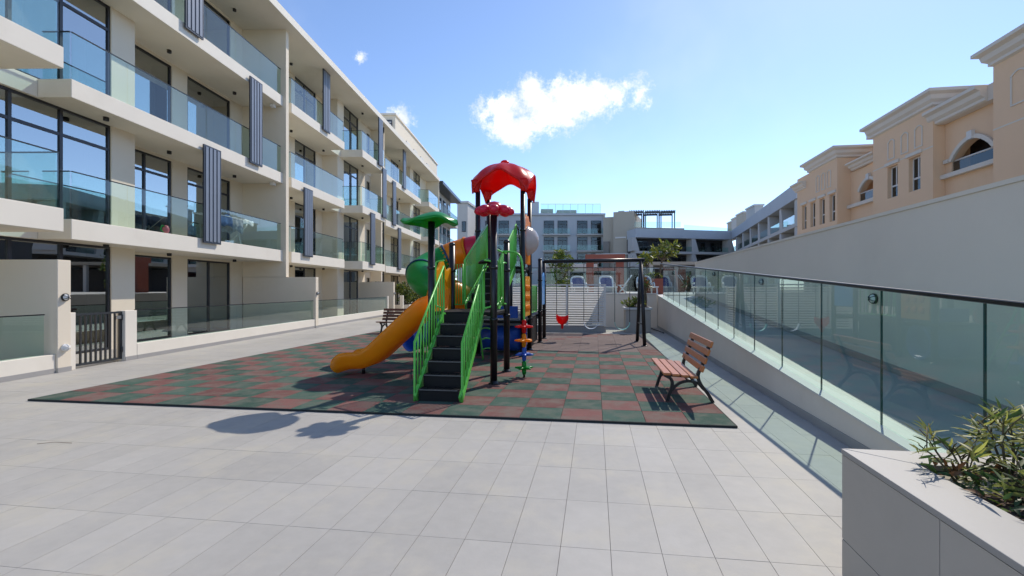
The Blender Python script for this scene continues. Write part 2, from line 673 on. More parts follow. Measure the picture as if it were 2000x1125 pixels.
G2 = 0.0015
cand = sorted([t for t in tiles if vis(t)], key=lambda t: cam_uv(((t[0] + t[2]) / 2, (t[1] + t[3]) / 2, 0))[2])
near = set(cand[:300])
meshes = {}
for t in near:
    k = (round(t[2] - t[0], 3), round(t[3] - t[1], 3))
    if k not in meshes:
        meshes[k] = MB().box(-k[0] / 2 + G2, k[0] / 2 - G2, -k[1] / 2 + G2, k[1] / 2 - G2, -0.012, 0.0).mesh('paving_tile', 'paver', origin=Vector((0, 0, 0)))[0]
    link('paving_tile', meshes[k], Matrix.Translation(((t[0] + t[2]) / 2, (t[1] + t[3]) / 2, random.uniform(-.0006, .0004))), ground)
m = MB()
for t in tiles:
    if t not in near:
        m.box(t[0] + G2, t[2] - G2, t[1] + G2, t[3] - G2, -0.012, 0.0)
stuff(m.build('paving_field', 'paver', ground, recalc=False))

# ------------------------------------------------------------------ rubber mat
MX0, MY0 = 0.091, 5.44
mato = thing('rubber_mat', 'flat red and green checkerboard rubber play mat under the climbing frame', 'mat', (-3.2, 10.6, 0))
cells = [(i, j) for i in range(-16, 3) for j in range(21)]
cells.sort(key=lambda c: cam_uv((MX0 + c[0] * .5 + .25, MY0 + c[1] * .5 + .25, 0))[2])


def rcol(i, j):
    if j >= 12 and i > -5:
        return 'rubber_brown' if (i + j) % 2 else 'rubber_red' if (i * 7 + j * 3) % 5 == 0 else 'rubber_brown'
    return 'rubber_green' if (i + j) % 2 == 0 else 'rubber_red'


rm = {}
for k in ('rubber_red', 'rubber_green', 'rubber_brown'):
    mb = MB()
    e, b = 0.2485, 0.2455
    vs = [(-e, -e, 0), (e, -e, 0), (e, e, 0), (-e, e, 0), (-e, -e, .022), (e, -e, .022), (e, e, .022), (-e, e, .022), (-b, -b, .025), (b, -b, .025), (b, b, .025), (-b, b, .025)]
    fs = [(8, 9, 10, 11)]
    for q in range(4):
        q2 = (q + 1) % 4
        fs += [(q, q2, 4 + q2, 4 + q), (4 + q, 4 + q2, 8 + q2, 8 + q)]
    mb.add(vs, fs)
    rm[k] = mb.mesh('rubber_tile', k, origin=Vector((0, 0, 0)))[0]
rest = {k: MB() for k in rm}
for n, (i, j) in enumerate(cells):
    x, y = MX0 + i * .5 + .25, MY0 + j * .5 + .25
    k = rcol(i, j)
    if n < 300:
        link('rubber_tile', rm[k], Matrix.Translation((x, y, 0.003)), mato)
    else:
        rest[k].box(x - .2485, x + .2485, y - .2485, y + .2485, 0.003, 0.028)
for k in rest:
    if rest[k].v:
        stuff(rest[k].build('rubber_tile_field', k, mato, recalc=False))
m = MB()
X0, X1, Y0, Y1 = MX0 - 8 - .012, MX0 + 1.5 + .012, MY0 - .012, MY0 + 10.5 + .012
m.box(X0, X1, Y0, Y0 + .011, 0.002, .026).box(X0, X1, Y1 - .011, Y1, 0.002, .026)
m.box(X0, X0 + .011, Y0 + .0115, Y1 - .0115, 0.002, .026).box(X1 - .011, X1, Y0 + .0115, Y1 - .0115, 0.002, .026)
m.build('edging', 'rubber_black', mato)

# ================================================================== LEFT APARTMENT BUILDING
FB = Matrix.Rotation(R(6.749), 4, 'Z')      # local x = -t (distance left of the camera line), y = s (depth)


def bmb():
    return MB(FB)


def bb(mb, t0, t1, s0, s1, z0, z1):
    return mb.box(-t1, -t0, s0, s1, z0, z1)


apt = thing('apartment_building', 'long cream four storey apartment building with glass fronted balconies', 'building', (-11.9, 24, 0), frame=FB)
ZT = [0.0, 3.13, 6.24, 9.35]
ZC = [2.68, 5.83, 8.94, 12.05]
TB = 12.75
# slabs
PIECES = [(2.0, 8.67, 9.2), (8.675, 9.955, 11.15), (9.96, 18.265, 10.4), (18.485, 18.895, 11.9), (18.9, 24.05, 10.4), (24.055, 25.295, 11.15),
          (25.3, 29.0, 9.93), (29.005, 30.495, 11.15), (30.5, 39.5, 10.4), (39.505, 40.495, 11.15), (40.5, 44.4, 9.93)]
for lv in (1, 2, 3):
    for (s0, s1, t) in PIECES:
        o = bb(bmb(), t, TB, s0, s1, ZC[lv - 1], ZT[lv]).build('balcony_slab', 'render_white', apt, bevel=0.008)
bb(bmb(), 9.85, 15, 2.0, 44.4, 12.05, 12.36).build('roof_slab', 'render_white', apt, bevel=0.008)
bb(bmb(), 10.3, 15, 2.0, 44.4, 12.365, 12.5).build('roof_upstand', 'render_white', apt)

# wall pieces: (s0, s1, front t)
COLS = [(2.0, 8.3, 11.2), (11.74, 12.43, 11.2), (12.435, 13.2, 12.05), (14.74, 15.39, 12.05), (17.55, 18.266, 12.05),
        (18.485, 22.2, 12.05), (24.3, 24.995, 12.05), (25.0, 25.8, 11.2), (27.9, 29.2, 11.2), (29.8, 30.49, 11.2),
        (30.495, 33.0, 12.05), (35.0, 36.5, 12.05), (38.5, 38.995, 12.05), (39.0, 40.0, 11.2), (42.2, 44.4, 11.2)]
for (s0, s1, t) in COLS:
    for lv in range(4):
        bb(bmb(), t, TB - .01, s0, s1, ZT[lv] - (0.02 if lv else 0), ZC[lv] + 0.02).build('wall', 'render_cream', apt)
# fin between bays
bb(bmb(), 10.28, TB - .02, 18.27, 18.48, 2.06, 12.06).build('party_fin', 'render_cream', apt, bevel=0.006)
bb(bmb(), 10.5, TB - .02, 29.9, 30.1, 2.06, 12.06).build('party_fin', 'render_cream', apt, bevel=0.006)
bb(bmb(), TB, TB + .2, 2.0, 44.4, 0, 12.04).build('wall', 'far_wall', apt)
bb(bmb(), 9.95, TB + .2, 44.41, 44.6, 0, 12.04).build('wall', 'render_cream', apt)


def window(t, s0, s1, z0, z1, mull=(), transom=None, curtain=None, depth=0.55):
    fw = 0.055
    m = bmb()
    bb(m, t + .03, t + .11, s0, s0 + fw, z0, z1)
    bb(m, t + .03, t + .11, s1 - fw, s1, z0, z1)
    bb(m, t + .031, t + .109, s0 + fw, s1 - fw, z1 - fw, z1)
    bb(m, t + .031, t + .109, s0 + fw, s1 - fw, z0, z0 + fw)
    edges = [s0 + fw] + list(mull) + [s1 - fw]
    for q in mull:
        bb(m, t + .034, t + .106, q - .035, q + .035, z0 + fw, z1 - fw)
    zr = [z0 + fw, z1 - fw]
    if transom:
        bb(m, t + .037, t + .103, s0 + fw, s1 - fw, transom - .035, transom + .035)
        zr = [z0 + fw, transom, z1 - fw]
    w = m.build('window', 'dark_frame', apt)
    for a, b in zip(edges[:-1], edges[1:]):
        for c, d in zip(zr[:-1], zr[1:]):
            if transom and c == transom and a != edges[0]:
                continue
            bb_ = b if not (transom and c == transom) else edges[-1]
            bb(bmb(), t + .065, t + .075, a, bb_, c, d).build('pane', 'glass_window', w)
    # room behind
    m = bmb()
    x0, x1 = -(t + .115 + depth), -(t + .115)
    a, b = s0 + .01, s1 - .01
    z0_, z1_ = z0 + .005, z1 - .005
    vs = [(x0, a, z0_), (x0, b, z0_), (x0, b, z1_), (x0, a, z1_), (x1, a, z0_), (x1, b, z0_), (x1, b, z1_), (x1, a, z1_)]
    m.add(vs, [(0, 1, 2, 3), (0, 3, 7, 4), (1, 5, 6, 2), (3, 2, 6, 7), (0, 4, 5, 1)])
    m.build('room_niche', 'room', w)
    if curtain:
        for (ca, cb) in curtain:
            m = bmb()
            n = max(6, int((cb - ca) / .045))
            pts = []
            for k in range(n + 1):
                s = lerp(ca, cb, k / n)
                pts.append((-(t + .2 + .025 * math.sin(k * 1.9)), s))
            vs = [(p[0], p[1], z0_ + .02) for p in pts] + [(p[0], p[1], z1_ - .5) for p in pts]
            fs = [(k, k + 1, n + 2 + k, n + 1 + k) for k in range(n)]
            m.add(vs, fs, True)
            m.build('curtain', 'curtain', w, recalc=False)
    return w


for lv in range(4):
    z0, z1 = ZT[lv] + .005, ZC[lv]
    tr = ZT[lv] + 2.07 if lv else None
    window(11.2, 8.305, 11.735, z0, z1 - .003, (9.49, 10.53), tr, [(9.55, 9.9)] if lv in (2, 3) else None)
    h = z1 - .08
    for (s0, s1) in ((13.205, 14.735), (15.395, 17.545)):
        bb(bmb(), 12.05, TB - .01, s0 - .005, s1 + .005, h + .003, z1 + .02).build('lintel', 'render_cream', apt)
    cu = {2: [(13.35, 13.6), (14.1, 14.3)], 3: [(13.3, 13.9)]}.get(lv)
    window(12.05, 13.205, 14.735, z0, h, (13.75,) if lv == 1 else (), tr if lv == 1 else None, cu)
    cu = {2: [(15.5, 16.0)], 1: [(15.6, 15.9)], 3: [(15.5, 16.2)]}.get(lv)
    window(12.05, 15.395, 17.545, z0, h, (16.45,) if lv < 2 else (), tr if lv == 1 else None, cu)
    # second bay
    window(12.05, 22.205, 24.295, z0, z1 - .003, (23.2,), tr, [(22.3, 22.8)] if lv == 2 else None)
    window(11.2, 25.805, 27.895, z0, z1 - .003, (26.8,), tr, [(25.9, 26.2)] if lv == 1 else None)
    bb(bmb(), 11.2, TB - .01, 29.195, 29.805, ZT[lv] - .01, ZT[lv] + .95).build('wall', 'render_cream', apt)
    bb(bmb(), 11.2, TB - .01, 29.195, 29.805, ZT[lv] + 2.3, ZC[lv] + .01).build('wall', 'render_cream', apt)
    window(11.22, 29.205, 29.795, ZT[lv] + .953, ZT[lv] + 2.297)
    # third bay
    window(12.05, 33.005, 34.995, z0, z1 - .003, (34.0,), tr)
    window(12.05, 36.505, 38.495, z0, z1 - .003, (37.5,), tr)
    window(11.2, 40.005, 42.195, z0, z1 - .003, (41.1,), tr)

# balustrades
BAL = [(10.4, 9.96, 18.25), (10.4, 18.9, 24.05), (9.93, 25.3, 29.0), (10.4, 30.5, 39.5), (9.93, 40.5, 44.4), (9.2, 4.6, 8.67)]


def pane_run(t0, s0, t1, s1, z0, z1, n, parent, name='balustrade_panel', material='glass_rail', rail='handrail_black', railr=.012):
    a, b = Vector((-t0, s0, 0)), Vector((-t1, s1, 0))
    for k in range(n):
        p, q = a.lerp(b, (k + .006) / n), a.lerp(b, (k + 1 - .006) / n)
        bmb().bar((p.x, p.y, (z0 + z1) / 2), (q.x, q.y, (z0 + z1) / 2), .014, z1 - z0).build(name, material, parent)
    if rail:
        m = bmb().bar((a.x, a.y, z1 + .013), (b.x, b.y, z1 + .013), .03, .022)
        m.build('handrail', rail, parent)


for lv in (1, 2, 3):
    z0, z1 = ZT[lv] + .002, ZT[lv] + 1.06
    for (t, s0, s1) in BAL:
        n = max(2, round((s1 - s0 - .1) / 1.3))
        pane_run(t + .07, s0 + .07, t + .07, s1 - .03, z0, z1, n, apt)
        if s0 > 9:
            pane_run(t + .09, s0 + .05, 11.1 if t > 10 or s0 > 25 else 11.1, s0 + .05, z0, z1, 1, apt)
        if t < 10:
            pane_run(t + .09, s1 - .05, 11.1, s1 - .05, z0, z1, 1, apt)


def screen(s0, s1, t, z0, z1):
    m = bmb()
    bb(m, t, t + .05, s0, s0 + .035, z0, z1)
    bb(m, t, t + .05, s1 - .035, s1, z0, z1)
    bb(m, t + .001, t + .049, s0 + .035, s1 - .035, z1 - .05, z1)
    bb(m, t + .001, t + .049, s0 + .035, s1 - .035, z0, z0 + .05)
    bb(m, t + .04, t + .048, s0 + .035, s1 - .035, z0 + .05, z1 - .05)
    w = m.build('sun_screen', 'screen_frame', apt)
    n = 4
    wd = (s1 - s0 - .07) / n
    for k in range(n):
        a = s0 + .035 + k * wd
        bb(bmb(), t - .012, t + .038, a + wd * .18, a + wd * .82, z0 + .052, z1 - .052).build('screen_blade', 'screen_blade', w)


SCR = [(13.82, 14.56, 10.3, 3.0, 6.02), (16.05, 16.75, 10.3, 6.08, 9.15), (13.1, 13.8, 10.3, 9.18, 12.04),
       (21.5, 22.2, 10.3, 9.15, 12.04), (19.75, 20.5, 10.3, 3.0, 6.02), (27.6, 28.3, 9.83, 9.15, 12.04), (28.3, 29.0, 9.83, 6.05, 9.15), (26.3, 27.0, 9.83, 2.98, 6.02),
       (34.1, 34.8, 10.3, 9.15, 12.04), (31.7, 32.4, 10.3, 6.05, 9.15), (32.9, 33.6, 10.3, 2.98, 6.02)]
for a in SCR:
    screen(*a)
# downlights
for lv in range(4):
    for (s, t) in ((11.14, 10.76), (13.9, 11.45), (16.9, 11.45), (21, 11.57), (24.0, 11.5), (27, 10.6), (33, 11.5), (37, 11.5)):
        bmb().lathe([(.055, -.09), (.06, -.085), (.06, 0)], 12, (-t, s, ZC[lv])).build('downlight', 'lamp_black', apt)
# rain pipe and soffit box
bmb().tube([(-10.2, 29.45, 0.02), (-10.2, 29.45, 12.04)], .05, 10).build('rain_pipe', 'dark_frame', apt)
for lv in (1, 2):
    bb(bmb(), 10.6, 10.75, 17.95, 18.12, ZC[lv] - .12, ZC[lv] - .002).build('camera_box', 'lamp_white', apt)
# penthouse with louvred end
pent = thing('roof_penthouse', 'cream rooftop plant room with louvred end on the long apartment roof', 'plant room', (-14, 45, 12.5), frame=FB)
bb(bmb(), 12.0, 16, 37.5, 52.7, 12.5, 15.9).build('wall', 'render_cream', pent)
bb(bmb(), 11.9, 16.1, 37.35, 52.8, 15.905, 16.05).build('coping', 'render_white', pent)
m = bmb()
bb(m, 12.25, 13.6, 37.40, 37.44, 12.55, 15.5)
lv_ = m.build('louvre_vent', 'screen_frame', pent)
for k in range(13):
    bb(bmb(), 12.3, 13.55, 37.345, 37.395, 12.7 + k * .21, 12.82 + k * .21).build('slat', 'pale_facade', lv_)
for k in range(4):
    bb(bmb(), 11.93, 11.985, 40.5 + k * 2.4, 41.6 + k * 2.4, 13.3, 14.8).build('vent_panel', 'white_trim', pent)
# small roof aerial
a = thing('roof_vent_pipe', 'short pale vent pipe on the edge of the apartment roof', 'pipe', (-10.9, 20.2, 12.36), frame=FB)
bmb().tube([(-10.9, 20.2, 12.49), (-10.9, 20.2, 13.1), (-10.9, 20.45, 13.1)], .05, 8).build('pipe', 'white_trim', a)
bmb().lathe([(.09, 0), (.09, .05), (.055, .06)], 10, (-10.9, 20.2, 12.5)).build('base_collar', 'steel', a)

# ---- block behind with dark eaves
blk = thing('dark_eaved_block', 'pale block with dark overhanging eaves beyond the cream apartments', 'building', (-12, 49, 0), frame=FB)
bb(bmb(), 10.8, 15, 44.75, 54.5, 0, 11.9).build('wall', 'pale_facade', blk)
bb(bmb(), 9.6, 15, 44.7, 55.0, 11.905, 12.2).build('eaves', 'dark_frame', blk)
for lv in range(4):
    for k in range(4):
        w = bb(bmb(), 10.74, 10.795, 45.6 + k * 2.3, 47.0 + k * 2.3, .6 + lv * 2.95, 2.5 + lv * 2.95).build('window', 'dark_frame', blk)
        bb(bmb(), 10.72, 10.735, 45.68 + k * 2.3, 46.92 + k * 2.3, .68 + lv * 2.95, 2.42 + lv * 2.95).build('pane', 'glass_far', w)
    if lv:
        bb(bmb(), 9.9, 10.79, 44.75, 54.4, lv * 2.95 - .1, lv * 2.95 + .2).build('balcony_slab', 'pale_facade', blk)
        pane_run(9.95, 44.8, 9.95, 54.3, lv * 2.95 + .203, lv * 2.95 + 1.2, 5, blk)

# ---- patios along the foot of the building
KT = 9.1


def kerb(s0, s1, name='patio_kerb', label=''):
    t = thing(name, label, 'low wall', (-KT - .1, (s0 + s1) / 2, 0), frame=FB)
    bb(bmb(), KT, KT + .18, s0, s1, 0.0, .35).build('kerb_wall', 'render_white', t, bevel=0.006)
    bb(bmb(), KT - .012, KT - .002, s0, s1, 0.001, .09).build('skirting', 'skirting', t)
    return t


def patio_glass(s0, s1, n, label):
    t = thing('patio_glass_screen', label, 'glass fence', (-KT - .09, (s0 + s1) / 2, .35), frame=FB)
    pane_run(KT + .07, s0 + .01, KT + .07, s1 - .01, .353, 1.09, n, t, 'glass_panel')
    return t


kerb(4.0, 8.425, label='low cream kerb wall in front of the patio beside the tall lamp wall')
patio_glass(4.0, 8.3, 3, 'clear glass fence on the kerb left of the metal gate')
kerb(10.16, 18.265, label='low cream kerb wall running on from the metal gate')
patio_glass(10.16, 18.265, 7, 'long clear glass fence between the metal gate and the first tall divider')
kerb(18.505, 27.0, label='low cream kerb wall between the two tall patio dividers')
patio_glass(18.505, 27.0, 7, 'clear glass fence between the two tall patio dividers')


def divider(s0, s1, zt, label, tback=12.0):
    t = thing('patio_divider_wall', label, 'wall', (-KT - 1, (s0 + s1) / 2, 0), frame=FB)
    bb(bmb(), KT - .03, tback, s0, s1, 0, zt).build('wall', 'render_cream', t, bevel=0.008)
    bb(bmb(), KT - .043, KT - .032, s0, s1, 0.001, .09).build('skirting', 'skirting', t)
    return t


divider(8.43, 8.68, 2.13, 'tall cream patio divider with a round lamp next to the metal gate', 11.19)
divider(18.27, 18.5, 2.055, 'tall cream patio divider under the full height fin of the apartments', 12.04)
divider(28.0, 28.25, 2.0, 'tall cream patio divider beside the planter bush', 11.19)
gp = thing('gate_pier', 'low cream pier at the hinge side of the metal patio gate', 'pier', (-KT - .1, 10.0, 0), frame=FB)
bb(bmb(), KT, KT + .2, 9.86, 10.155, 0, 1.1).build('pier', 'render_white', gp, bevel=0.006)
bb(bmb(), KT - .012, KT - .002, 9.86, 10.155, 0.001, .09).build('skirting', 'skirting', gp)
gp = thing('gate_pier', 'low cream pier at the latch side of the metal patio gate', 'pier', (-KT - .1, 8.75, 0), frame=FB)
bb(bmb(), KT, KT + .2, 8.685, 8.8, 0, 1.12).build('pier', 'render_white', gp, bevel=0.006)
for k, (s, lab) in enumerate(((27.0, 'short cream post where the glass fence ends before the divider'), (30.0, 'short cream post at the corner of the patio bush planter'))):
    gp = thing('patio_post', lab, 'post', (-KT - .1, s + .1, 0), frame=FB)
    bb(bmb(), KT, KT + .2, s + .005, s + .2, 0, 1.15).build('post', 'render_white', gp, bevel=0.006)
    bb(bmb(), KT - .012, KT - .002, s + .005, s + .2, 0.001, .09).build('skirting', 'skirting', gp)
# gate
gt = thing('patio_gate', 'dark metal patio gate of upright bars between cream piers', 'gate', (-KT - .1, 9.3, 0), frame=FB)
m = bmb()
bb(m, KT + .06, KT + .1, 8.81, 9.85, 1.05, 1.09)
bb(m, KT + .06, KT + .1, 8.81, 9.85, .05, .09)
bb(m, KT + .06, KT + .1, 9.80, 9.85, .0905, 1.0495)
bb(m, KT + .06, KT + .1, 8.81, 8.85, .0905, 1.0495)
m.build('gate_frame', 'gate_metal', gt)
for k in range(8):
    s = 8.95 + k * .105
    bb(bmb(), KT + .065, KT + .095, s, s + .028, .092, 1.048).build('bar', 'gate_metal', gt)
for z in (.2, .9):
    bmb().tube([(-KT - .05, 9.83, z), (-KT - .05, 9.83, z + .12)], .018, 8).build('hinge', 'gate_metal', gt)
bb(bmb(), KT + .03, KT + .058, 9.7, 9.8, .93, 1.0).build('latch', 'steel', gt)

# more planters with bush further on
pl = thing('patio_planter', 'low cream planter box at the patio edge holding a leafy bush', 'planter', (-KT - .5, 32.3, 0), frame=FB)
bb(bmb(), KT - .2, KT + .9, 30.8, 35.2, 0, .5).build('box', 'render_white', pl, bevel=0.01)
bb(bmb(), KT - .1, KT + .8, 30.9, 35.1, .502, .52).build('soil', 'soil', pl)


def bulkhead(name, label, loc, nrm, group=None, r=.07, frame=None, white=False):
    """oval wall lamp: base ring, glass dome, cage bars; nrm points off the wall"""
    F = (frame or I4) @ Matrix.Translation(loc) @ Vector((0, 0, 1)).rotation_difference(Vector(nrm)).to_matrix().to_4x4()
    t = link(name, None, F)
    tag(t, label, 'lamp', group)
    m = MB(F)
    m.lathe([(r * 1.05, 0), (r * 1.05, r * .35), (r * .95, r * .42)], 16)
    m.build('base_ring', 'lamp_white' if white else 'lamp_black', t)
    MB(F).ball((0, 0, r * .45), r * .85, r * .85, r * .65).build('diffuser', 'lamp_white', t)
    for k in range(3):
        a = math.pi * k / 3
        pts = [(math.cos(a) * r * math.cos(q), math.sin(a) * r * math.cos(q), r * .4 + r * .8 * math.sin(q)) for q in [math.pi * i / 8 for i in range(9)]]
        MB(F).tube(pts, r * .07, 6).build('cage_bar', 'lamp_white' if white else 'lamp_black', t)
    return t


bulkhead('wall_lamp', 'round caged wall lamp high on the patio divider by the gate', (-KT + .031, 8.56, 1.42), (1, 0, 0), frame=FB)
bulkhead('wall_lamp', 'pale round wall lamp low on the patio divider by the gate', (-KT + .031, 8.56, .46), (1, 0, 0), frame=FB, white=True)
bulkhead('wall_lamp', 'small caged wall lamp on the divider under the apartment fin', (-KT + .031, 18.385, 1.4), (1, 0, 0), frame=FB)
bulkhead('wall_lamp', 'small caged wall lamp on the divider beside the planter bush', (-KT + .031, 28.12, 1.3), (1, 0, 0), frame=FB)

# laundry airer and clothes on the first balcony
ar = thing('clothes_airer', 'folding white clothes airer behind the balcony glass', 'airer', (-11.0, 15.9, 3.13), frame=FB)
z = ZT[1]
for s in (15.2, 16.5):
    m = bmb()
    m.tube([(-10.75, s - .28, z + .01), (-11.3, s + .28, z + .92)], .012, 8)
    m.tube([(-11.3, s - .28, z + .01), (-10.75, s + .28, z + .92)], .012, 8)
    m.build('leg', 'lamp_white', ar)
for k in range(6):
    t = 10.72 + k * .12
    bmb().tube([(-t, 14.7, z + .93), (-t, 16.9, z + .93)], .008, 6).build('rail', 'lamp_white', ar)


def cloth(name, label, s0, s1, t0, t1, drop, material, grp):
    m = bmb()
    ph = random.random() * 6

    def fn(u, v):
        s = lerp(s0, s1, u)
        q = (v - .5) * 2
        t = (t0 + t1) / 2 + (t1 - t0) / 2 * max(-1, min(1, q * 1.6))
        zz = z + .955 + .03 * math.sin(u * 9 + ph) - drop * max(0, abs(q) - .5) * 2 + .02 * math.sin(v * 14 + u * 5)
        return (-t + .02 * math.sin(u * 14 + ph), s, zz)
    m.grid(fn, 14, 14)
    o = m.build(name, material, None, solid=.008)
    tag(o, label, 'laundry', grp)


cloth('laundry', 'dark blue garment draped on the balcony airer', 15.0, 15.7, 10.72, 11.0, .35, 'cloth_blue', None)
cloth('laundry', 'speckled grey garment draped on the balcony airer', 15.75, 16.3, 10.72, 11.1, .5, 'cloth_pattern', None)
cloth('laundry', 'white garment draped at the end of the balcony airer', 16.3, 16.9, 10.72, 10.95, .16, 'cloth_white', None)
ty = thing('toy_watering_can', 'small pink toy with green handle on the first floor balcony', 'toy', (-10.62, 12.75, 3.13), frame=FB)
bmb().ball((-10.62, 12.78, 3.13 + .13), .08, .08, .125).build('body', 'pink', ty)
bmb().tube(smooth_path([(-10.62, 12.73, 3.33), (-10.62, 12.64, 3.36), (-10.62, 12.6, 3.24), (-10.62, 12.7, 3.18)]), .014, 8).build('handle', 'plastic_green', ty)

# ================================================================== RAMP, CURB AND RIGHT WALL
SL = 0.0705


def rz(y):
    return -0.03 + SL * y


rw = thing('ramp_curb_wall', 'sloping grey rendered wall carrying the ramp glass fence', 'wall', (2.6, 11, 0))
ya, yb = 0.6, 19.05
MB().prism([(ya, -.01), (yb, -.01), (yb, rz(yb)), (ya, rz(ya))], 'x', 2.53, 2.79).build('wall', 'grey_curb', rw)
MB().prism([(ya, rz(ya) + .002), (yb, rz(yb) + .002), (yb, rz(yb) + .022), (ya, rz(ya) + .022)], 'x', 2.515, 2.80).build('coping', 'coping', rw)
MB().box(2.517, 2.528, 2.8, yb, .001, .1).build('skirting', 'skirting', rw)
rb = thing('ramp_glass_fence', 'green tinted glass fence with black handrail rising along the ramp', 'glass fence', (2.64, 11, .8))
js = [1.23 + 1.133 * k for k in range(16)]
for a, b in zip(js[:-1], js[1:]):
    b_ = min(b, 19.0)
    MB().prism([(a + .006, rz(a) + .024), (b_ - .006, rz(b_) + .024), (b_ - .006, rz(b_) + 1.265), (a + .006, rz(a) + 1.265)], 'x', 2.632, 2.646).build('glass_panel', 'glass_ramp', rb)
    MB().prism([(b_ - .005, rz(b_) + .024), (b_ + .005, rz(b_) + .024), (b_ + .005, rz(b_) + 1.265), (b_ - .005, rz(b_) + 1.265)], 'x', 2.631, 2.647).build('joint_seal', 'joint', rb)
MB().bar((2.639, 1.0, rz(1.0) + 1.285), (2.639, 19.05, rz(19.05) + 1.285), .045, .036).build('handrail', 'handrail_black', rb, bevel=.006)
o = MB().prism([(0.4, -.011), (19.0, -.011), (19.0, rz(19.0) - .005), (0.43, .0)], 'x', 2.80, 4.0).build('ramp', 'ramp_tile')
struct(o)
bw = thing('boundary_wall', 'tall plain grey rendered boundary wall behind the ramp', 'wall', (4.1, 9, 0))
MB().box(4.0, 4.25, -2, 19.1, -.01, 2.6).build('wall', 'grey_render', bw)
MB().box(3.985, 4.265, -2, 19.1, 2.602, 2.65).build('coping', 'grey_render', bw)
MB().prism([(0.5, rz(.5) - .0), (19.0, rz(19.0) + .0), (19.0, rz(19.0) + .11), (0.5, rz(.5) + .11)], 'x', 3.986, 3.997).build('skirting', 'skirting', bw)
for (yy, zz, lab) in ((7.16, 1.44, 'oval caged lamp on the grey boundary wall near the ramp foot'), (11.6, 1.75, 'oval caged lamp on the grey boundary wall further up the ramp'), (16.0, 2.08, 'oval caged lamp on the grey boundary wall near the ramp top')):
    bulkhead('wall_lamp', lab, (3.996, yy, zz), (-1, 0, 0), r=.07)

# ---- near planter
PX, PY, PZ = 1.35, 2.72, 0.70
pt = thing('stone_planter', 'large grey stone clad planter box full of oleander', 'planter', (1.9, 1.7, 0))
MB().box(PX + .02, 2.50, -.8, PY - .02, -.005, PZ - .035).build('core', 'grout', pt)
ys = [PY - .001 - .72 * k for k in range(6)]
for k in range(len(ys) - 1):
    for (z0, z1) in ((0.003, .205), (.209, PZ - .032)):
        MB().box(PX, PX + .018, ys[k + 1] + .002, ys[k] - .002, z0, z1).build('cladding_panel', 'planter_stone', pt)
for (x0, x1) in ((PX + .02, PX + .6), (PX + .604, 2.5)):
    for (z0, z1) in ((0.003, .205), (.209, PZ - .032)):
        MB().box(x0, x1, PY - .019, PY - .001, z0, z1).build('cladding_panel', 'planter_stone', pt)
RIM = .26
MB().prism([(PX - .004, -.8), (PX + RIM, -.8), (PX + RIM, PY - .2), (PX - .004, PY + .002)], 'z', PZ - .028, PZ).build('coping_slab', 'planter_top', pt, bevel=.002)
MB().prism([(PX, PY + .004), (2.505, PY + .004), (2.505, PY - .2), (PX + RIM + .004, PY - .2)], 'z', PZ - .028, PZ).build('coping_slab', 'planter_top', pt, bevel=.002)


def soilfn(u, v):
    x, y = lerp(PX + RIM - .01, 2.5, u), lerp(-.8, PY - .195, v)
    return (x, y, PZ - .034 + .03 * math.sin(u * 9) * math.sin(v * 17) + random.uniform(-.006, .012))


MB().grid(soilfn, 30, 60).build('soil', 'soil', pt)

# ================================================================== PLAY STRUCTURE
ps = thing('climbing_frame', 'colourful climbing frame with slides, stairs, red canopy and black posts', 'climbing frame', (-2.2, 9.5, 0.028))
Z0 = 0.028
XL, XR = -2.70, -1.64
YA0, YA1 = 7.32, 8.43
YB0, YB1 = 10.37, 11.47
YC0, YC1 = 13.1, 14.2
PR = .058


def post(x, y, h, cap=True, collars=()):
    o = MB().tube([(x, y, Z0), (x, y, h)], PR, 16).build('post', 'post_black', ps)
    MB().lathe([(PR + .03, 0), (PR + .03, .012), (PR + .004, .02), (PR + .004, .05)], 16, (x, y, Z0)).build('base_plate', 'post_black', o)
    if cap:
        MB().ball((x, y, h), PR + .006, PR + .006, .05, 14, 8).build('cap', 'post_black', o)
    for z in collars:
        MB().lathe([(PR + .001, 0), (PR + .012, .006), (PR + .012, .05), (PR + .001, .056)], 16, (x, y, z), cap=False).build('collar', 'post_black', o)
    return o


post(XL, YA0, 2.70, False, (1.05, 1.9))
post(XR, YA0, 2.78, False, (1.05, 1.9))
post(XL, YA1, 2.42, True, (1.05, 1.9))
post(XR, YA1, 2.46, True, (1.05, 1.9))
for x in (XL, XR):
    for y in (YB0, YB1):
        post(x, y, 3.86, False, (0.8, 1.95, 2.9))
    for y in (YC0, YC1):
        post(x + .07, y, 2.42, True, (0.9, 1.8))


def platform(x0, x1, y0, y1, z, t=.06):
    o = MB().box(x0 - .02, x1 + .02, y0 - .02, y1 + .02, z - t, z).build('platform', 'deck_black', ps, bevel=.008)
    for y in (y0, y1):
        MB().bar((x0, y, z - .09), (x1, y, z - .09), .05, .05).build('platform_beam', 'tread_edge', o)
    return o


platform(XL + .03, XR - .03, YA0 + .0, YA1, 1.2)
platform(XL + .03, XR - .03, YB0, YB1, 2.1)
platform(XL + .03, XR - .03, YB0, YB1, 0.85)
platform(XL + .1, XR + .03, YC0, YC1, 0.85)


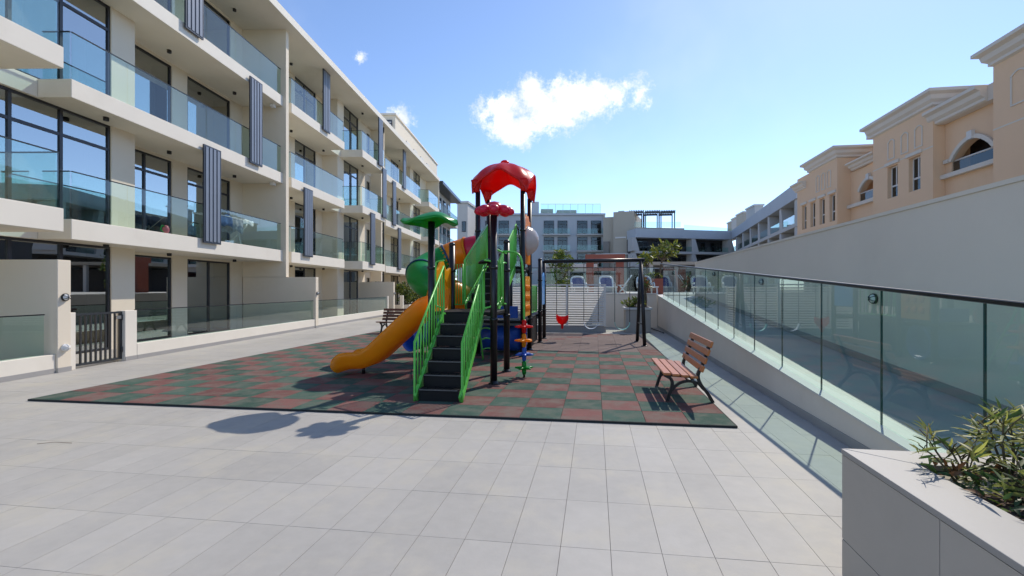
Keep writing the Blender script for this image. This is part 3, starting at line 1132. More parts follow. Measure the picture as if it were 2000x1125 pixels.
def stairs(x0, x1, ya, yb, za, zb, n):
    st = MB()
    for x in (x0 - .03, x1 + .03):
        st.bar((x, ya, za + .02), (x, yb, zb - .06), .03, .15)
    s = st.build('staircase', 'rail_green', ps)
    for k in range(n):
        z = lerp(za, zb, (k + 1) / n)
        y = lerp(ya, yb, k / n)
        y2 = lerp(ya, yb, (k + 1) / n)
        if k < n - 1:
            MB().box(x0, x1, y, y2 + .02, z - .03, z).build('tread', 'deck_black', s, bevel=.006)
            MB().box(x0 + .01, x1 - .01, y - .004, y - .001, z - .018, z - .003).build('tread_nosing', 'tread_edge', s)
        MB().box(x0, x1, y + .012, y + .022, lerp(za, zb, k / n) + .001, z - .032).build('riser', 'deck_black', s)
        for q in (0.18, 0.39, 0.61, 0.82):
            MB().lathe([(.016, 0), (.012, .01), (.0, .012)], 8, (lerp(x0, x1, q), lerp(y, y2, .35), z - .0005)).build('grip_stud', 'deck_black', s) if (k < n - 1 and za < .5) else None
    return s


SX0, SX1 = -2.42, -1.85
stairs(SX0, SX1, 6.05, YA0 - .03, Z0, 1.2, 7)
stairs(SX0, SX1, YA1 + .05, YB0 - .03, 1.2, 2.1, 6)


def railing(x, ya, yb, za0, zb0, za1, zb1, n, vert=None, r=.018):
    """sloping frame with upright bars: bottom edge za0->zb0, top edge za1->zb1"""
    m = MB()
    m.tube([(x, ya, za0), (x, ya, za1), (x, yb, zb1), (x, yb, zb0), (x, ya, za0)], r, 8, False)
    f = m.build('railing', 'rail_green', ps)
    for k in range(1, n):
        q = k / n
        y = lerp(ya, yb, q)
        MB().tube([(x, y, lerp(za0, zb0, q)), (x, y, lerp(za1, zb1, q))], r * .6, 6).build('bar', 'rail_green', f)
    return f


for x in (SX0 - .055, SX1 + .055):
    f = railing(x, 6.05, YA0 - .04, .12, 1.26, .84, 1.95, 11)
    MB().tube([(x, 6.05, Z0), (x, 6.05, .2)], .018, 8).build('foot', 'rail_green', f)
    railing(x, YA1 + .06, YB0 - .03, 1.3, 2.2, 2.12, 3.06, 20)
# handles beside the first stair head
for x, sgn in ((SX0 - .055, -1), (SX1 + .055, 1)):
    y = YA0 - .03
    pts = smooth_path([(x, y, 1.22), (x + .01 * sgn, y - .01, 1.26), (x + .12 * sgn, y, 1.3), (x + .14 * sgn, y, 1.42), (x + .14 * sgn, y, 1.95), (x + .12 * sgn, y, 2.03), (x, y, 2.05)], 4)
    MB().tube(pts, .015, 8).build('handle', 'rail_green', ps)
# guard on the right of platform A: hoop with bars, left open for the climber
m = MB()
m.tube(smooth_path([(XR, YA0 + .06, 1.3), (XR, YA0 + .3, 1.32), (XR, YA0 + .36, 1.45), (XR, YA0 + .36, 1.95), (XR, YA0 + .3, 2.05), (XR, YA0 + .06, 2.06)], 4), .016, 8)
m.build('guard_hoop', 'rail_green', ps)
m = MB()
m.tube(smooth_path([(XR, YA1 - .06, 1.3), (XR, YA1 - .3, 1.32), (XR, YA1 - .36, 1.45), (XR, YA1 - .36, 1.95), (XR, YA1 - .3, 2.05), (XR, YA1 - .06, 2.06)], 4), .016, 8)
m.build('guard_hoop', 'rail_green', ps)
for (x0, x1) in ((XL + .05, SX0 - .07), (SX1 + .07, XR - .05)):
    m = MB()
    m.tube([(x0, YA1, 1.28), (x0, YA1, 2.05), (x1, YA1, 2.05), (x1, YA1, 1.28), (x0, YA1, 1.28)], .015, 8, False)
    f = m.build('guard_panel', 'rail_green', ps)
    for k in (1, 2):
        MB().tube([(lerp(x0, x1, k / 3), YA1, 1.28), (lerp(x0, x1, k / 3), YA1, 2.05)], .009, 6).build('bar', 'rail_green', f)
# steering wheel on the stair railing
sw = MB()
c = Vector((SX1 + .055, YA0 + .22, 2.05))
q = [c + Vector((0.03, .13 * math.cos(a), .13 * math.sin(a))) for a in [2 * math.pi * i / 20 for i in range(21)]]
q = [c + Vector((.14 * math.cos(a), .14 * math.sin(a), 0.03 * math.cos(a))) for a in [2 * math.pi * i / 20 for i in range(21)]]
sw.tube(q, .024, 8, False)
for a in (0.3, 2.4, 4.5):
    sw.tube([c, c + Vector((.14 * math.cos(a), .14 * math.sin(a), 0.03 * math.cos(a)))], .014, 8)
sw.ball(c, .045, .045, .03)
sw.tube([c, c + Vector((.1, -.05, -.12)), Vector((XR, YA0 + .06, 1.86))], .016, 8)
sw.build('steering_wheel', 'post_black', ps)

# climber pole with coloured steps
cxp, cyp = -1.23, 7.92
m = MB()
m.tube(smooth_path([(cxp, cyp, .95), (cxp - .01, cyp, 1.6), (cxp - .04, cyp, 2.05), (cxp - .12, cyp + .02, 2.2), (cxp - .28, cyp + .06, 2.24), (XR, cyp + .1, 2.24)], 6), .019, 10)
m.tube([(XR, YA0 + .03, 2.24), (XR, YA1 - .03, 2.24)], .019, 8)
pole = m.build('climber_pole', 'rail_green', ps)
MB().tube([(cxp, cyp, Z0), (cxp, cyp, .96)], .019, 8).build('core', 'post_black', pole)


def star(z, material, rot):
    m = MB()
    n, seg = 5, 60
    top, bot = [], []
    for i in range(seg):
        a = 2 * math.pi * i / seg
        r = .115 + .055 * math.cos(n * (a + rot))
        top.append((cxp + r * math.cos(a), cyp + r * math.sin(a)))
    prof = [(.62, -.022), (.97, -.012), (1.0, 0.0), (.97, .012), (.62, .022)]
    vs, fs = [], []
    for (k, dz) in prof:
        for (x, y) in top:
            vs.append((cxp + (x - cxp) * k, cyp + (y - cyp) * k, z + dz))
    for i in range(len(prof) - 1):
        for j in range(seg):
            j2 = (j + 1) % seg
            fs.append((i * seg + j, i * seg + j2, (i + 1) * seg + j2, (i + 1) * seg + j))
    fs.append(tuple(reversed(range(seg))))
    fs.append(tuple(range(4 * seg, 5 * seg)))
    m.add(vs, fs, True)
    m.lathe([(.024, -.12), (.036, -.1), (.042, -.03), (.042, .03), (.036, .10), (.024, .12)], 16, (cxp, cyp, z))
    m.build('step', material, pole)


for z, mm, r in ((.92, 'plastic_red', .2), (.675, 'plastic_orange', .5), (.43, 'plastic_blue', .1), (.195, 'plastic_green', .7)):
    star(z, mm, r)

# leaf canopy
lx, ly, lz = XL - .01, YA0 - .02, 2.74


def leaf_canopy(u, v):
    a = u * 2 - 1            # along x
    b = v * 2 - 1
    w = .36 * (1 - abs(a) ** 2.6) ** .55 + .03
    x = lx + a * .46
    y = ly + b * w - .05 * a * a
    z = lz + .07 * (1 - a * a) + .04 * math.sin(a * 4.2 + .4) - .15 * b * b * (1 - .6 * abs(a)) + .02 * math.sin(a * 7) * b - .05 * max(0, -a - .5)
    return (x, y, z)


lf = MB().grid(leaf_canopy, 26, 14).build('leaf_canopy', 'plastic_green', ps, solid=.035)
MB().tube([leaf_canopy(i / 20, .5) for i in range(1, 20)], .014, 6).build('leaf_rib', 'plastic_green', lf)
# flower
fx, fy, fz = XR + .01, YA0, 2.88
fl = MB().lathe([(.0, -.09), (.05, -.085), (.13, -.06), (.16, 0), (.14, .06), (.08, .115), (0, .135)], 22, (fx, fy, fz), cap=False).build('flower_head', 'plastic_crimson', ps)
for k in range(8):
    a = 2 * math.pi * k / 8 + .2
    F = Matrix.Translation((fx + .225 * math.cos(a), fy + .225 * math.sin(a), fz - .02)) @ Matrix.Rotation(a, 4, 'Z') @ Matrix.Rotation(.3, 4, 'Y')
    MB(F).ball((0, 0, 0), .108, .084, .07, 16, 9).build('petal', 'plastic_crimson', fl)

# red canopy on tower B
bcx, bcy = (XL + XR) / 2, (YB0 + YB1) / 2


def dome(u, v):
    a, b = u * 2 - 1, v * 2 - 1
    # pull the square's corners in a little
    k = 1 - .15 * (a * a * b * b)
    r2 = a * a + b * b
    th = math.atan2(b, a)
    z = 4.60 - .31 * r2 - .19 * abs(a * b) ** 1.8 - .10 * max(0, abs(a) - .8) - .1 * max(0, abs(b) - .8) + .028 * math.cos(8 * th) * min(1, r2 * 1.2)
    return (bcx + a * .74 * k, bcy + b * .76 * k, z)


cn = MB().grid(dome, 40, 40).build('roof_canopy', 'plastic_red', ps, solid=.035)
MB().ball((bcx, bcy, 4.63), .115, .115, .085).build('top_knob', 'plastic_red', cn)
for sx in (-1, 1):
    for sy in (-1, 1):
        F = Matrix.Translation((bcx + sx * .56, bcy + sy * .57, 3.9))
        MB(F).lathe([(.062, -.08), (.075, -.07), (.085, .0), (.11, .12), (.13, .2)], 16).build('corner_socket', 'plastic_red', cn)

# yellow entry panel and open slide on platform A's left
m = MB()
ya, yb = YA0 + .07, YA1 - .07
L = yb - ya
poly = []
for i in range(25):
    q = i / 24
    poly.append((ya + L * q, 2.02 + .07 * math.cos(q * 4 * math.pi) - .12 * (2 * q - 1) ** 2))
inner = [(yb, 1.16), (yb - .2, 1.16), (yb - .2, 1.55)]
for i in range(9):
    a = math.pi * i / 8
    inner.append((ya + L / 2 + (L / 2 - .2) * math.cos(a), 1.55 + .22 * math.sin(a)))
inner += [(ya + .2, 1.55), (ya + .2, 1.16), (ya, 1.16)]
m.prism(list(reversed(poly)) + list(reversed(inner)), 'x', XL - .045, XL + .005)
m.build('entry_panel', 'plastic_yellow', ps, bevel=.012, segs=2)
path = smooth_path([(-2.66, 1.21), (-2.86, 1.20), (-3.05, 1.06), (-3.45, .70), (-3.85, .345), (-4.08, .225), (-4.34, .20), (-4.5, .17), (-4.56, .11)], 5)
path = [(p[0], p[1]) for p in [Vector((a.x, a.y, 0)) for a in [Vector((q[0], q[1], 0)) for q in path]]] if False else path


def slide_section(p, k):
    x, z = p
    w = .275 + .075 * max(0, (k - .8) / .2) ** 1.5
    hgt = .235 * (1 - .62 * max(0, (k - .82) / .18) ** 1.5)
    if k < .1:
        hgt *= 1 + .6 * (1 - k / .1)
    yc = (YA0 + YA1) / 2 - .02 + .0
    pr = [(-w - .05, hgt - .05), (-w - .05, hgt), (-w - .025, hgt + .02), (-w + .01, hgt), (-w + .03, hgt * .35), (-w + .10, .01), (0, -.004), (w - .10, .01), (w - .03, hgt * .35), (w - .01, hgt), (w + .025, hgt + .02), (w + .05, hgt), (w + .05, hgt - .05),
          (w + .02, hgt * .4 - .05), (w - .06, -.055), (-w + .06, -.055), (-w - .02, hgt * .4 - .05)]
    return [(yc + a, b) for a, b in pr]


P2 = smooth_path([(-2.66, 1.21, 0), (-2.86, 1.20, 0), (-3.05, 1.06, 0), (-3.45, .70, 0), (-3.85, .345, 0), (-4.08, .225, 0), (-4.34, .20, 0), (-4.48, .17, 0), (-4.55, .13, 0)], 5)
vs, n = [], 17
for i, p in enumerate(P2):
    d = (P2[min(i + 1, len(P2) - 1)] - P2[max(i - 1, 0)]).normalized()
    nx, nz = d.y, -d.x          # rotate so that it points up
    if nz < 0:
        nx, nz = -nx, -nz
    for (yy, hh) in slide_section((p.x, p.y), i / (len(P2) - 1)):
        vs.append((p.x + nx * hh, yy, p.y + nz * hh + .0))
fs = []
for i in range(len(P2) - 1):
    for j in range(n):
        j2 = (j + 1) % n
        fs.append((i * n + j, i * n + j2, (i + 1) * n + j2, (i + 1) * n + j))
fs.append(tuple(range(n)))
fs.append(tuple(range((len(P2) - 1) * n, len(P2) * n)))
sl = MB().add(vs, fs, True).build('open_slide', 'plastic_orange', ps)
MB().tube([(-4.2, (YA0 + YA1) / 2, Z0), (-4.2, (YA0 + YA1) / 2, .17)], .03, 10).build('support_leg', 'post_black', sl)

# spiral tube slide from tower B
hc = Vector((-3.45, 10.33))
HR = .57
pts = [(-2.68, bcy, 2.56), (-2.92, bcy, 2.54), (-3.2, bcy - .0, 2.48)]
cols = []
for k in range(0, 31):
    th = math.pi / 2 + k / 30 * (2 * math.pi * 1.0)
    z = lerp(2.40, .78, k / 30)
    pts.append((hc.x + HR * math.cos(th), hc.y + HR * math.sin(th), z))
pts += [(-3.8, 10.84, .66), (-4.15, 10.62, .50), (-4.4, 10.30, .42)]
sp = smooth_path(pts, 3)
cum = [0]
for i in range(1, len(sp)):
    cum.append(cum[-1] + (sp[i] - sp[i - 1]).length)
tot = cum[-1]
marks = [0, .46, 1.02, 1.95, 2.75, 3.5, 4.3, tot]
mats_ = ['plastic_crimson', 'plastic_orange', 'plastic_green', 'plastic_green', 'plastic_orange', 'plastic_red', 'plastic_blue']
RT = .33
tb = None
for a, b, mm in zip(marks[:-1], marks[1:], mats_):
    seg = [p for p, c_ in zip(sp, cum) if a - .06 <= c_ <= b + .06]
    if len(seg) < 2:
        continue
    o = MB().tube(seg, RT, 22, False).build('tube_segment', mm, ps, solid=.02)
    d = (seg[1] - seg[0]).normalized()
    if a > 0:
        MB().tube([seg[0] - d * .025, seg[0] + d * .025], RT + .035, 22).build('flange', 'plastic_navy' if mm == 'plastic_green' else mm, o)
for (x, y, z) in ((-4.02, 10.3, 1.75), (-3.5, 9.76, 1.42)):
    MB().tube([(x, y, Z0), (x, y, z)], .035, 10).build('tube_support', 'post_black', ps)

# panels on tower B's right side
m = MB()
poly = []
for i in range(21):
    q = i / 20
    poly.append((lerp(YB0 + .07, YB1 - .07, q), 3.22 + .12 * math.sin(q * math.pi) + .03 * math.cos(q * 6 * math.pi)))
m.prism([(YB0 + .07, 2.18)] + poly + [(YB1 - .07, 2.18)], 'x', XR - .02, XR + .03)
pn = m.build('side_panel', 'plastic_orange', ps, bevel=.01)
vs, fs = [], []
prof = [(.36, 0.0), (.36, .03), (.34, .05), (.30, .13), (.22, .21), (.12, .26), (0.001, .275)]
for (r, x) in prof:
    for j in range(26):
        a = 2 * math.pi * j / 26
        vs.append((XR + .03 + x, bcy + r * math.cos(a), 2.74 + r * math.sin(a)))
for i in range(len(prof) - 1):
    for j in range(26):
        j2 = (j + 1) % 26
        fs.append((i * 26 + j, i * 26 + j2, (i + 1) * 26 + j2, (i + 1) * 26 + j))
MB().add(vs, fs, True).build('bubble_window', 'plastic_clear', pn)
m = MB()
poly = [(lerp(YB0 + .1, YB1 - .1, i / 20), 1.84 + .05 * math.sin(i / 20 * math.pi * 5)) for i in range(21)]
m.prism([(YB0 + .1, .92)] + poly + [(YB1 - .1, .92)], 'x', XR - .015, XR + .025)
gp_ = m.build('game_panel', 'plastic_yellow', ps, bevel=.01)
for k in range(3):
    for j in range(3):
        MB().ball((XR + .03, YB0 + .32 + k * .23, 1.12 + j * .24), .03, .08, .08).build('game_knob', 'plastic_orange', gp_)
# blue panel between swing-side posts of tower C
m = MB()
poly = [(lerp(YC0 + .07, YC1 - .07, i / 20), 2.02 + .06 * math.sin(i / 20 * math.pi * 3)) for i in range(21)]
m.prism([(YC0 + .07, 1.1)] + poly + [(YC1 - .07, 1.1)], 'x', XR + .055, XR + .095)
m.build('side_panel', 'plastic_sky', ps, bevel=.01)
# dark climbing wall / net between B and C
o = MB().box(XL + .15, XR - .02, YB1 + .06, YC0 - .06, .80, .85).build('bridge_deck', 'deck_black', ps, bevel=.006)
for x in (XL + .2, XR - .02):
    railing(x, YB1 + .06, YC0 - .06, .95, .95, 1.65, 1.65, 9)
    MB().box(x - .012, x + .012, YB1 + .07, YC0 - .02, .12, .79).build('skirt_panel', 'deck_black', o)
# blue crawl tunnel under tower B
pts = [(XL - .12, bcy, .42), (XR - .05, bcy, .42)]
o = MB().tube(pts, .33, 24, False).build('crawl_tunnel', 'plastic_blue', ps, solid=.02)
MB().tube([(XR - .1, bcy, .42), (XR - .04, bcy, .42)], .37, 24, False).build('flange', 'plastic_blue', o, solid=.03)
MB().box(XL + .4, XR - .12, YB0 + .02, YB0 + .06, .9, 1.18).build('step_box', 'plastic_blue', ps, bevel=.01)
# arched ladder beside tower B and S-ladder under the bridge stairs
m = MB()
for x in (XR - .35, XR - .10):
    m.tube(smooth_path([(x, YB1 + .95, Z0), (x, YB1 + .85, 1.4), (x, YB1 + .62, 2.7), (x, YB1 + .3, 3.15), (x, YB1 + .03, 3.2)], 6), .018, 8)
lad = m.build('arched_ladder', 'post_black', ps)
for k in range(9):
    z = .35 + k * .3
    y = YB1 + (.94 if z < 1.4 else .85 - (z - 1.4) * .19)
    MB().tube([(XR - .35, y, z), (XR - .10, y, z)], .014, 8).build('rung', 'post_black', lad)
m = MB()
for x in (-2.42, -2.12):
    m.tube(smooth_path([(x, 9.75, Z0), (x, 9.6, .35), (x, 9.42, .7), (x, 9.2, 1.05), (x, 9.05, 1.4)], 5), .018, 8)
lad = m.build('inclined_ladder', 'rail_green', ps)
for k in range(5):
    q = (k + .7) / 5.5
    y, z = lerp(9.72, 9.1, q), lerp(.1, 1.35, q)
    MB().tube(smooth_path([(-2.42, y, z), (-2.27, y - .06, z + .05), (-2.12, y, z)], 4), .014, 8).build('rung', 'rail_green', lad)

# ================================================================== SWING SET
sg = thing('swing_set', 'black steel swing frame with three hanging swings at the mat end', 'swing', (0, 13.4, 0.028))
bl, br = Vector((-1.50, 13.65, 2.40)), Vector((1.40, 13.24, 2.40))
bm_ = MB().tube([bl, br], .055, 14).build('top_beam', 'post_black', sg)
apx = bl.lerp(br, .965)
for (x, y) in ((1.34, 12.67), (1.24, 13.75)):
    o = MB().tube([(x, y, Z0), (apx.x, apx.y + (.03 if y > 13 else -.03), 2.38)], .05, 14).build('leg', 'post_black', sg)
    MB().lathe([(.085, 0), (.085, .012), (.055, .02)], 14, (x, y, Z0)).build('base_plate', 'post_black', o)
MB().tube([(1.325, 12.85, .6), (1.255, 13.57, .6)], .022, 10).build('leg_brace', 'post_black', sg)


def beam_at(x):
    return bl.lerp(br, (x - bl.x) / (br.x - bl.x))


def chains(parent, xa, za, xb, zb):
    for x, z in ((xa, za), (xb, zb)):
        p = beam_at(x)
        MB().lathe([(.02, 0), (.02, .06)], 10, (x, p.y, 2.30)).build('hanger', 'steel', parent)
        MB().tube([(x, p.y, 2.3), (x, p.y, z)], .010, 6).build('chain', 'chain', parent)


y1 = beam_at(-.96).y
m = MB()


def bucket(u, v):
    a = 2 * math.pi * u
    prof = [(.17, .12), (.18, .05), (.17, -.02), (.12, -.1), (.05, -.14), (0.0, -.145)]
    k = v * (len(prof) - 1)
    i = min(int(k), len(prof) - 2)
    r = lerp(prof[i][0], prof[i + 1][0], k - i)
    z = lerp(prof[i][1], prof[i + 1][1], k - i)
    return (-.96 + r * math.cos(a), y1 + r * .85 * math.sin(a), .66 + z + .035 * math.cos(2 * a) * (1 - v))


se = m.grid(bucket, 24, 10).build('bucket_seat', 'plastic_red', sg, solid=.015)
MB().tube(smooth_path([(-.96, y1 - .1, .53), (-.96, y1 - .02, .42), (-.96, y1 + .1, .53)], 4), .035, 10).build('crotch_strap', 'plastic_red', se)
chains(se, -1.13, .79, -.79, .79)
for x, mm in ((-.11, 'plastic_pale'), (.78, 'plastic_mint')):
    y1 = beam_at(x).y
    w = .21

    def strap(u, v):
        a = math.pi * u
        return (x - w * math.cos(a), y1 + (v - .5) * .15, .62 - .21 * math.sin(a))
    se = MB().grid(strap, 16, 2).build('strap_seat', mm, sg, solid=.014)
    chains(se, x - w, .62, x + w, .62)

# ================================================================== BENCHES


def bench(loc, rz_, label, wood='wood'):
    F = Matrix.Translation(loc) @ Matrix.Rotation(rz_, 4, 'Z')   # local: length along y, faces -x
    t = link('park_bench', None, F)
    tag(t, label, 'bench', None)
    L = 1.36
    for k in range(4):
        x = -.30 + k * .118
        z = .385 - .012 * k
        MB(F).box(x - .048, x + .048, -L / 2, L / 2, z, z + .032).build('seat_slat', wood, t, bevel=.006)
    for k in range(4):
        q = k / 3
        x = lerp(.165, .275, q)
        z = lerp(.475, .805, q)
        m = MB(F @ Matrix.Translation((x, 0, z)) @ Matrix.Rotation(R(18), 4, 'Y'))
        m.box(-.016, .016, -L / 2, L / 2, -.042, .042)
        m.build('back_slat', wood, t, bevel=.006)
    for y in (-.52, .52):
        m = MB(F)

        def strip(pts, w=.05, th=.042):
            P = smooth_path([(a, 0, b) for a, b in pts], 5)
            for i in range(len(P) - 1):
                a, b = P[i], P[i + 1]
                m.bar((a.x, y, a.z), (b.x, y, b.z), w, th)
        strip([(-.28, 0.0), (-.25, .1), (-.21, .22), (-.23, .31), (-.32, .365)])
        strip([(.33, 0.0), (.26, .12), (.17, .24), (.13, .37), (.19, .52), (.30, .84)])
        strip([(-.33, .362), (-.1, .352), (.13, .335)], .04, .03)
        strip([(-.215, .16), (-.12, .25), (.0, .285), (.12, .26), (.21, .17)], .04, .034)
        strip([(-.05, .345), (-.02, .31), (.0, .285)], .035, .02)
        m.build('leg_frame', 'iron', t)
    return t


bench((1.27, 7.02, 0.028), 0, 'varnished slatted bench with black iron legs beside the ramp wall')
bench((-6.85, 15.3, 0.028), R(90), 'slatted bench in shade-coloured wood at the mat edge beyond the orange slide', 'wood_shade')

# ================================================================== POOL DECK AND WHAT STANDS ON IT
DZ = 1.33
dk = MB().box(-4.2, 26, 19.3, 44, -.01, DZ).build('pool_deck', 'pool_deck')
struct(dk)
dw = thing('pool_retaining_wall', 'grey rendered retaining wall holding up the pool deck', 'wall', (-1, 19.2, 0))
MB().box(-4.2, 2.52, 19.07, 19.29, -.01, DZ + .02).build('wall', 'grey_render', dw)
MB().box(-4.2, 2.505, 19.045, 19.29, DZ + .023, DZ + .07).build('coping', 'coping', dw)
dg = thing('pool_glass_fence', 'clear glass pool fence along the top of the grey retaining wall', 'glass fence', (-3, 19.2, DZ))
for k in range(5):
    x = -3.86 + k * 1.26
    MB().box(x + .006, x + 1.254, 19.16, 19.174, DZ + .073, DZ + 1.12).build('glass_panel', 'glass_pool', dg)
MB().box(-3.86, 2.44, 19.15, 19.184, DZ + 1.122, DZ + 1.15).build('handrail', 'handrail_black', dg)
sg2 = thing('pool_glass_fence', 'glass pool fence along the ramp head beside the red planter', 'glass fence', (6, 19.3, DZ))
for k in range(7):
    x = 4.3 + k * 1.3
    MB().box(x + .006, x + 1.294, 19.4, 19.414, DZ + .002, DZ + 1.12).build('glass_panel', 'glass_rail', sg2)

# louvred enclosure
lo = thing('louvred_pump_enclosure', 'white slatted pump enclosure on a dark plinth behind the swings', 'enclosure', (-1.6, 16.9, 0))
LX0, LX1, LY0, LY1 = -3.8, .40, 16.62, 17.9
MB().box(LX0, LX1, LY0 + .06, LY1, 0.0, .22).build('plinth', 'skirting', lo)
m = MB()
for x in (LX0, LX0 + 1.4, LX0 + 2.77, LX1 - .07):
    m.box(x, x + .07, LY0 + .02, LY0 + .09, .222, 1.7)
m.box(LX0 + .0, LX1, LY0 + .021, LY0 + .089, 1.702, 1.75)
m.box(LX1 - .07, LX1, LY1 - .07, LY1, .222, 1.7)
m.build('frame', 'louvre_white', lo)
for k in range(17):
    z = .27 + k * .084
    for (x0, x1) in ((LX0 + .075, LX0 + 1.395), (LX0 + 1.475, LX0 + 2.765), (LX0 + 2.845, LX1 - .075)):
        m = MB(Matrix.Translation(((x0 + x1) / 2, LY0 + .055, z)) @ Matrix.Rotation(R(35), 4, 'X'))
        hw = (x1 - x0) / 2
        m.box(-hw, hw, -.036, .036, -.007, .007)
        m.build('slat', 'louvre_white', lo)
    m = MB(Matrix.Translation((LX1 - .035, (LY0 + LY1) / 2, z)) @ Matrix.Rotation(R(-32), 4, 'Y'))
    m.box(-.036, .036, -.5, .5, -.007, .007)
    m.build('slat', 'louvre_white', lo)
MB().box(LX0 + .3, LX1 - .5, LY0 + .6, LY1 - .1, .222, .85).build('pump_casing', 'skirting', lo)

# square pot
pp = thing('square_planter_pot', 'square grey planter pot with rim beside the swing legs', 'planter', (1.55, 17.3, 0))
MB().box(1.10, 2.0, 16.85, 17.75, 0.0, .82).build('box', 'planter_stone', pp, bevel=.01)
MB().box(1.05, 2.05, 16.80, 17.80, .823, .90).build('rim', 'coping', pp, bevel=.01)
MB().box(1.14, 1.96, 16.89, 17.71, .902, .915).build('soil', 'soil', pp)
hs = tag(MB().tube(smooth_path([(2.2, 18.6, .03), (2.25, 17.9, .03), (2.35, 17.4, .02), (2.42, 16.6, .02)], 5), .02, 8).build('garden_hose', 'lamp_black'), 'black hose lying along the foot of the ramp wall', 'hose')


def lounger(x, y, rz_, label, back=R(62), grp=None):
    F = Matrix.Translation((x, y, DZ)) @ Matrix.Rotation(rz_, 4, 'Z')    # local: head towards +y, length along y
    t = link('sun_lounger', None, F)
    tag(t, label, 'sun lounger', grp)
    m = MB(F)
    m.bar((-.31, -1.2, .33), (-.31, .3, .33), .06, .05).bar((.31, -1.2, .33), (.31, .3, .33), .06, .05)
    m.bar((-.28, -1.18, .33), (.28, -1.18, .33), .06, .05)
    m.build('seat_frame', 'lounger_white', t, bevel=.01)
    for (sx, yy) in ((-.3, -1.05), (.3, -1.05), (-.3, .15), (.3, .15)):
        MB(F).bar((sx, yy, 0), (sx * .95, yy, .31), .06, .05, (0, 1, 0)).build('leg', 'lounger_white', t)
    MB(F).box(-.275, .275, -1.14, .25, .325, .335).build('seat_mesh', 'lounger_blue', t)
    B = F @ Matrix.Translation((0, .28, .31)) @ Matrix.Rotation(back, 4, 'X') @ Matrix.Scale(.78, 4, (0, 1, 0))
    m = MB(B)
    pts = [(-.30, 0, 0), (-.31, .3, 0), (-.29, .58, 0), (-.2, .72, 0), (0, .76, 0), (.2, .72, 0), (.29, .58, 0), (.31, .3, 0), (.30, 0, 0)]
    m.tube(smooth_path(pts, 4), .045, 8)
    m.build('back_frame', 'lounger_white', t)
    MB(B).prism([(-.27, .03), (.27, .03), (.28, .4), (.25, .58), (.15, .69), (-.15, .69), (-.25, .58), (-.28, .4)], 'z', -.006, .006).build('back_mesh', 'lounger_blue', t)
    for sx in (-.33, .33):
        MB(F).tube(smooth_path([(sx, .28, .36), (sx, .1, .5), (sx, -.25, .5), (sx, -.32, .35)], 4), .03, 8).build('armrest', 'lounger_white', t)
    return t


lounger(-.75, 21.3, R(8), 'white and blue sun lounger behind the enclosure, near the climbing frame')
lounger(.55, 21.2, R(4), 'white and blue sun lounger behind the enclosure corner, in front of the red portal')
lounger(2.25, 20.9, R(4), 'white and blue sun lounger standing clear between enclosure and square pot')
lounger(4.75, 21.4, R(4), 'white and blue sun lounger seen through the ramp glass')
lounger(7.2, 21.6, R(60), 'reclined white lounger turned sideways behind the ramp glass', R(25))
# folded drying frame (white) near the fence
fr = thing('white_side_chair', 'low white plastic chair seen side on by the pool fence', 'chair', (1.25, 20.6, DZ))
m = MB()
for y in (20.4, 20.85):
    m.tube([(1.0, y, DZ), (1.35, y, DZ + .42)], .02, 8).tube([(1.42, y, DZ), (1.1, y, DZ + .4)], .02, 8).tube([(1.3, y, DZ + .4), (1.62, y, DZ + .86)], .02, 8)
m.build('frame', 'lounger_white', fr)
MB().box(1.0, 1.42, 20.4, 20.85, DZ + .40, DZ + .43).build('seat', 'lounger_white', fr, bevel=.01)

# red portal hut
hut = thing('red_timber_portal', 'red brown timber portal frame standing on the pool deck', 'pergola', (.68, 31, DZ))
for x in (-.57, 1.4):
    MB().box(x, x + .5, 30.6, 31.6, DZ, 3.38).build('pier', 'cladding_red', hut)
MB().box(-.62, 1.97, 30.4, 31.8, 3.382, 3.86).build('lintel', 'cladding_red', hut)
MB().box(-.065, 1.395, 30.75, 30.9, 2.78, 3.0).build('cross_beam', 'cladding_red', hut)
MB().box(-.065, 1.395, 31.45, 31.55, DZ, 2.5).build('back_panel', 'white_trim', hut)
# red planters on the deck
for (x, w, lab) in ((2.35, .78, 'red brown timber planter box with low plants behind the swing legs'),):
    t = thing('red_planter_box', lab, 'planter', (x, 22, DZ))
    for k in range(5):
        MB().box(x, x + w, 21.7, 22.5, DZ + .005 + k * .145, DZ + .145 + k * .145).build('plank', 'cladding_red', t)
    MB().box(x + .06, x + w - .06, 21.76, 22.44, DZ + .732, DZ + .75).build('soil', 'soil', t)
# low pool-side buildings behind fence
pb = thing('pool_pavilion', 'pale low pavilion with white columns behind the pool loungers', 'pavilion', (-1, 36, DZ))
MB().box(-4, -.2, 35.5, 39, DZ, 3.25).build('wall', 'pale_facade', pb)
MB().box(-4.1, .2, 35.2, 39.2, 3.26, 3.5).build('roof', 'white_trim', pb)
for k in range(2):
    w = MB().box(-3.9 + k * 2.0, -2.5 + k * 2.0, 35.42, 35.49, DZ + .1, 2.9).build('window', 'dark_frame', pb)
    MB().box(-3.8 + k * 2.0, -2.6 + k * 2.0, 35.39, 35.415, DZ + .2, 2.8).build('pane', 'glass_far', w)
pb = thing('pool_pavilion', 'shaded open pavilion with pale posts behind the red planter', 'pavilion', (8, 40, DZ))
MB().box(4.5, 17, 41.5, 43.5, DZ, 3.3).build('wall', 'dark_recess', pb)  # near-black wall colour stands in for the shade under the roof
MB().box(4.2, 17.2, 38.4, 43.8, 3.55, 3.8).build('roof', 'taupe_facade', pb)
for k in range(7):
    MB().box(4.5 + k * 2.0, 4.75 + k * 2.0, 38.6, 38.85, DZ, 3.548).build('column', 'white_trim', pb)

# ================================================================== PLANTS


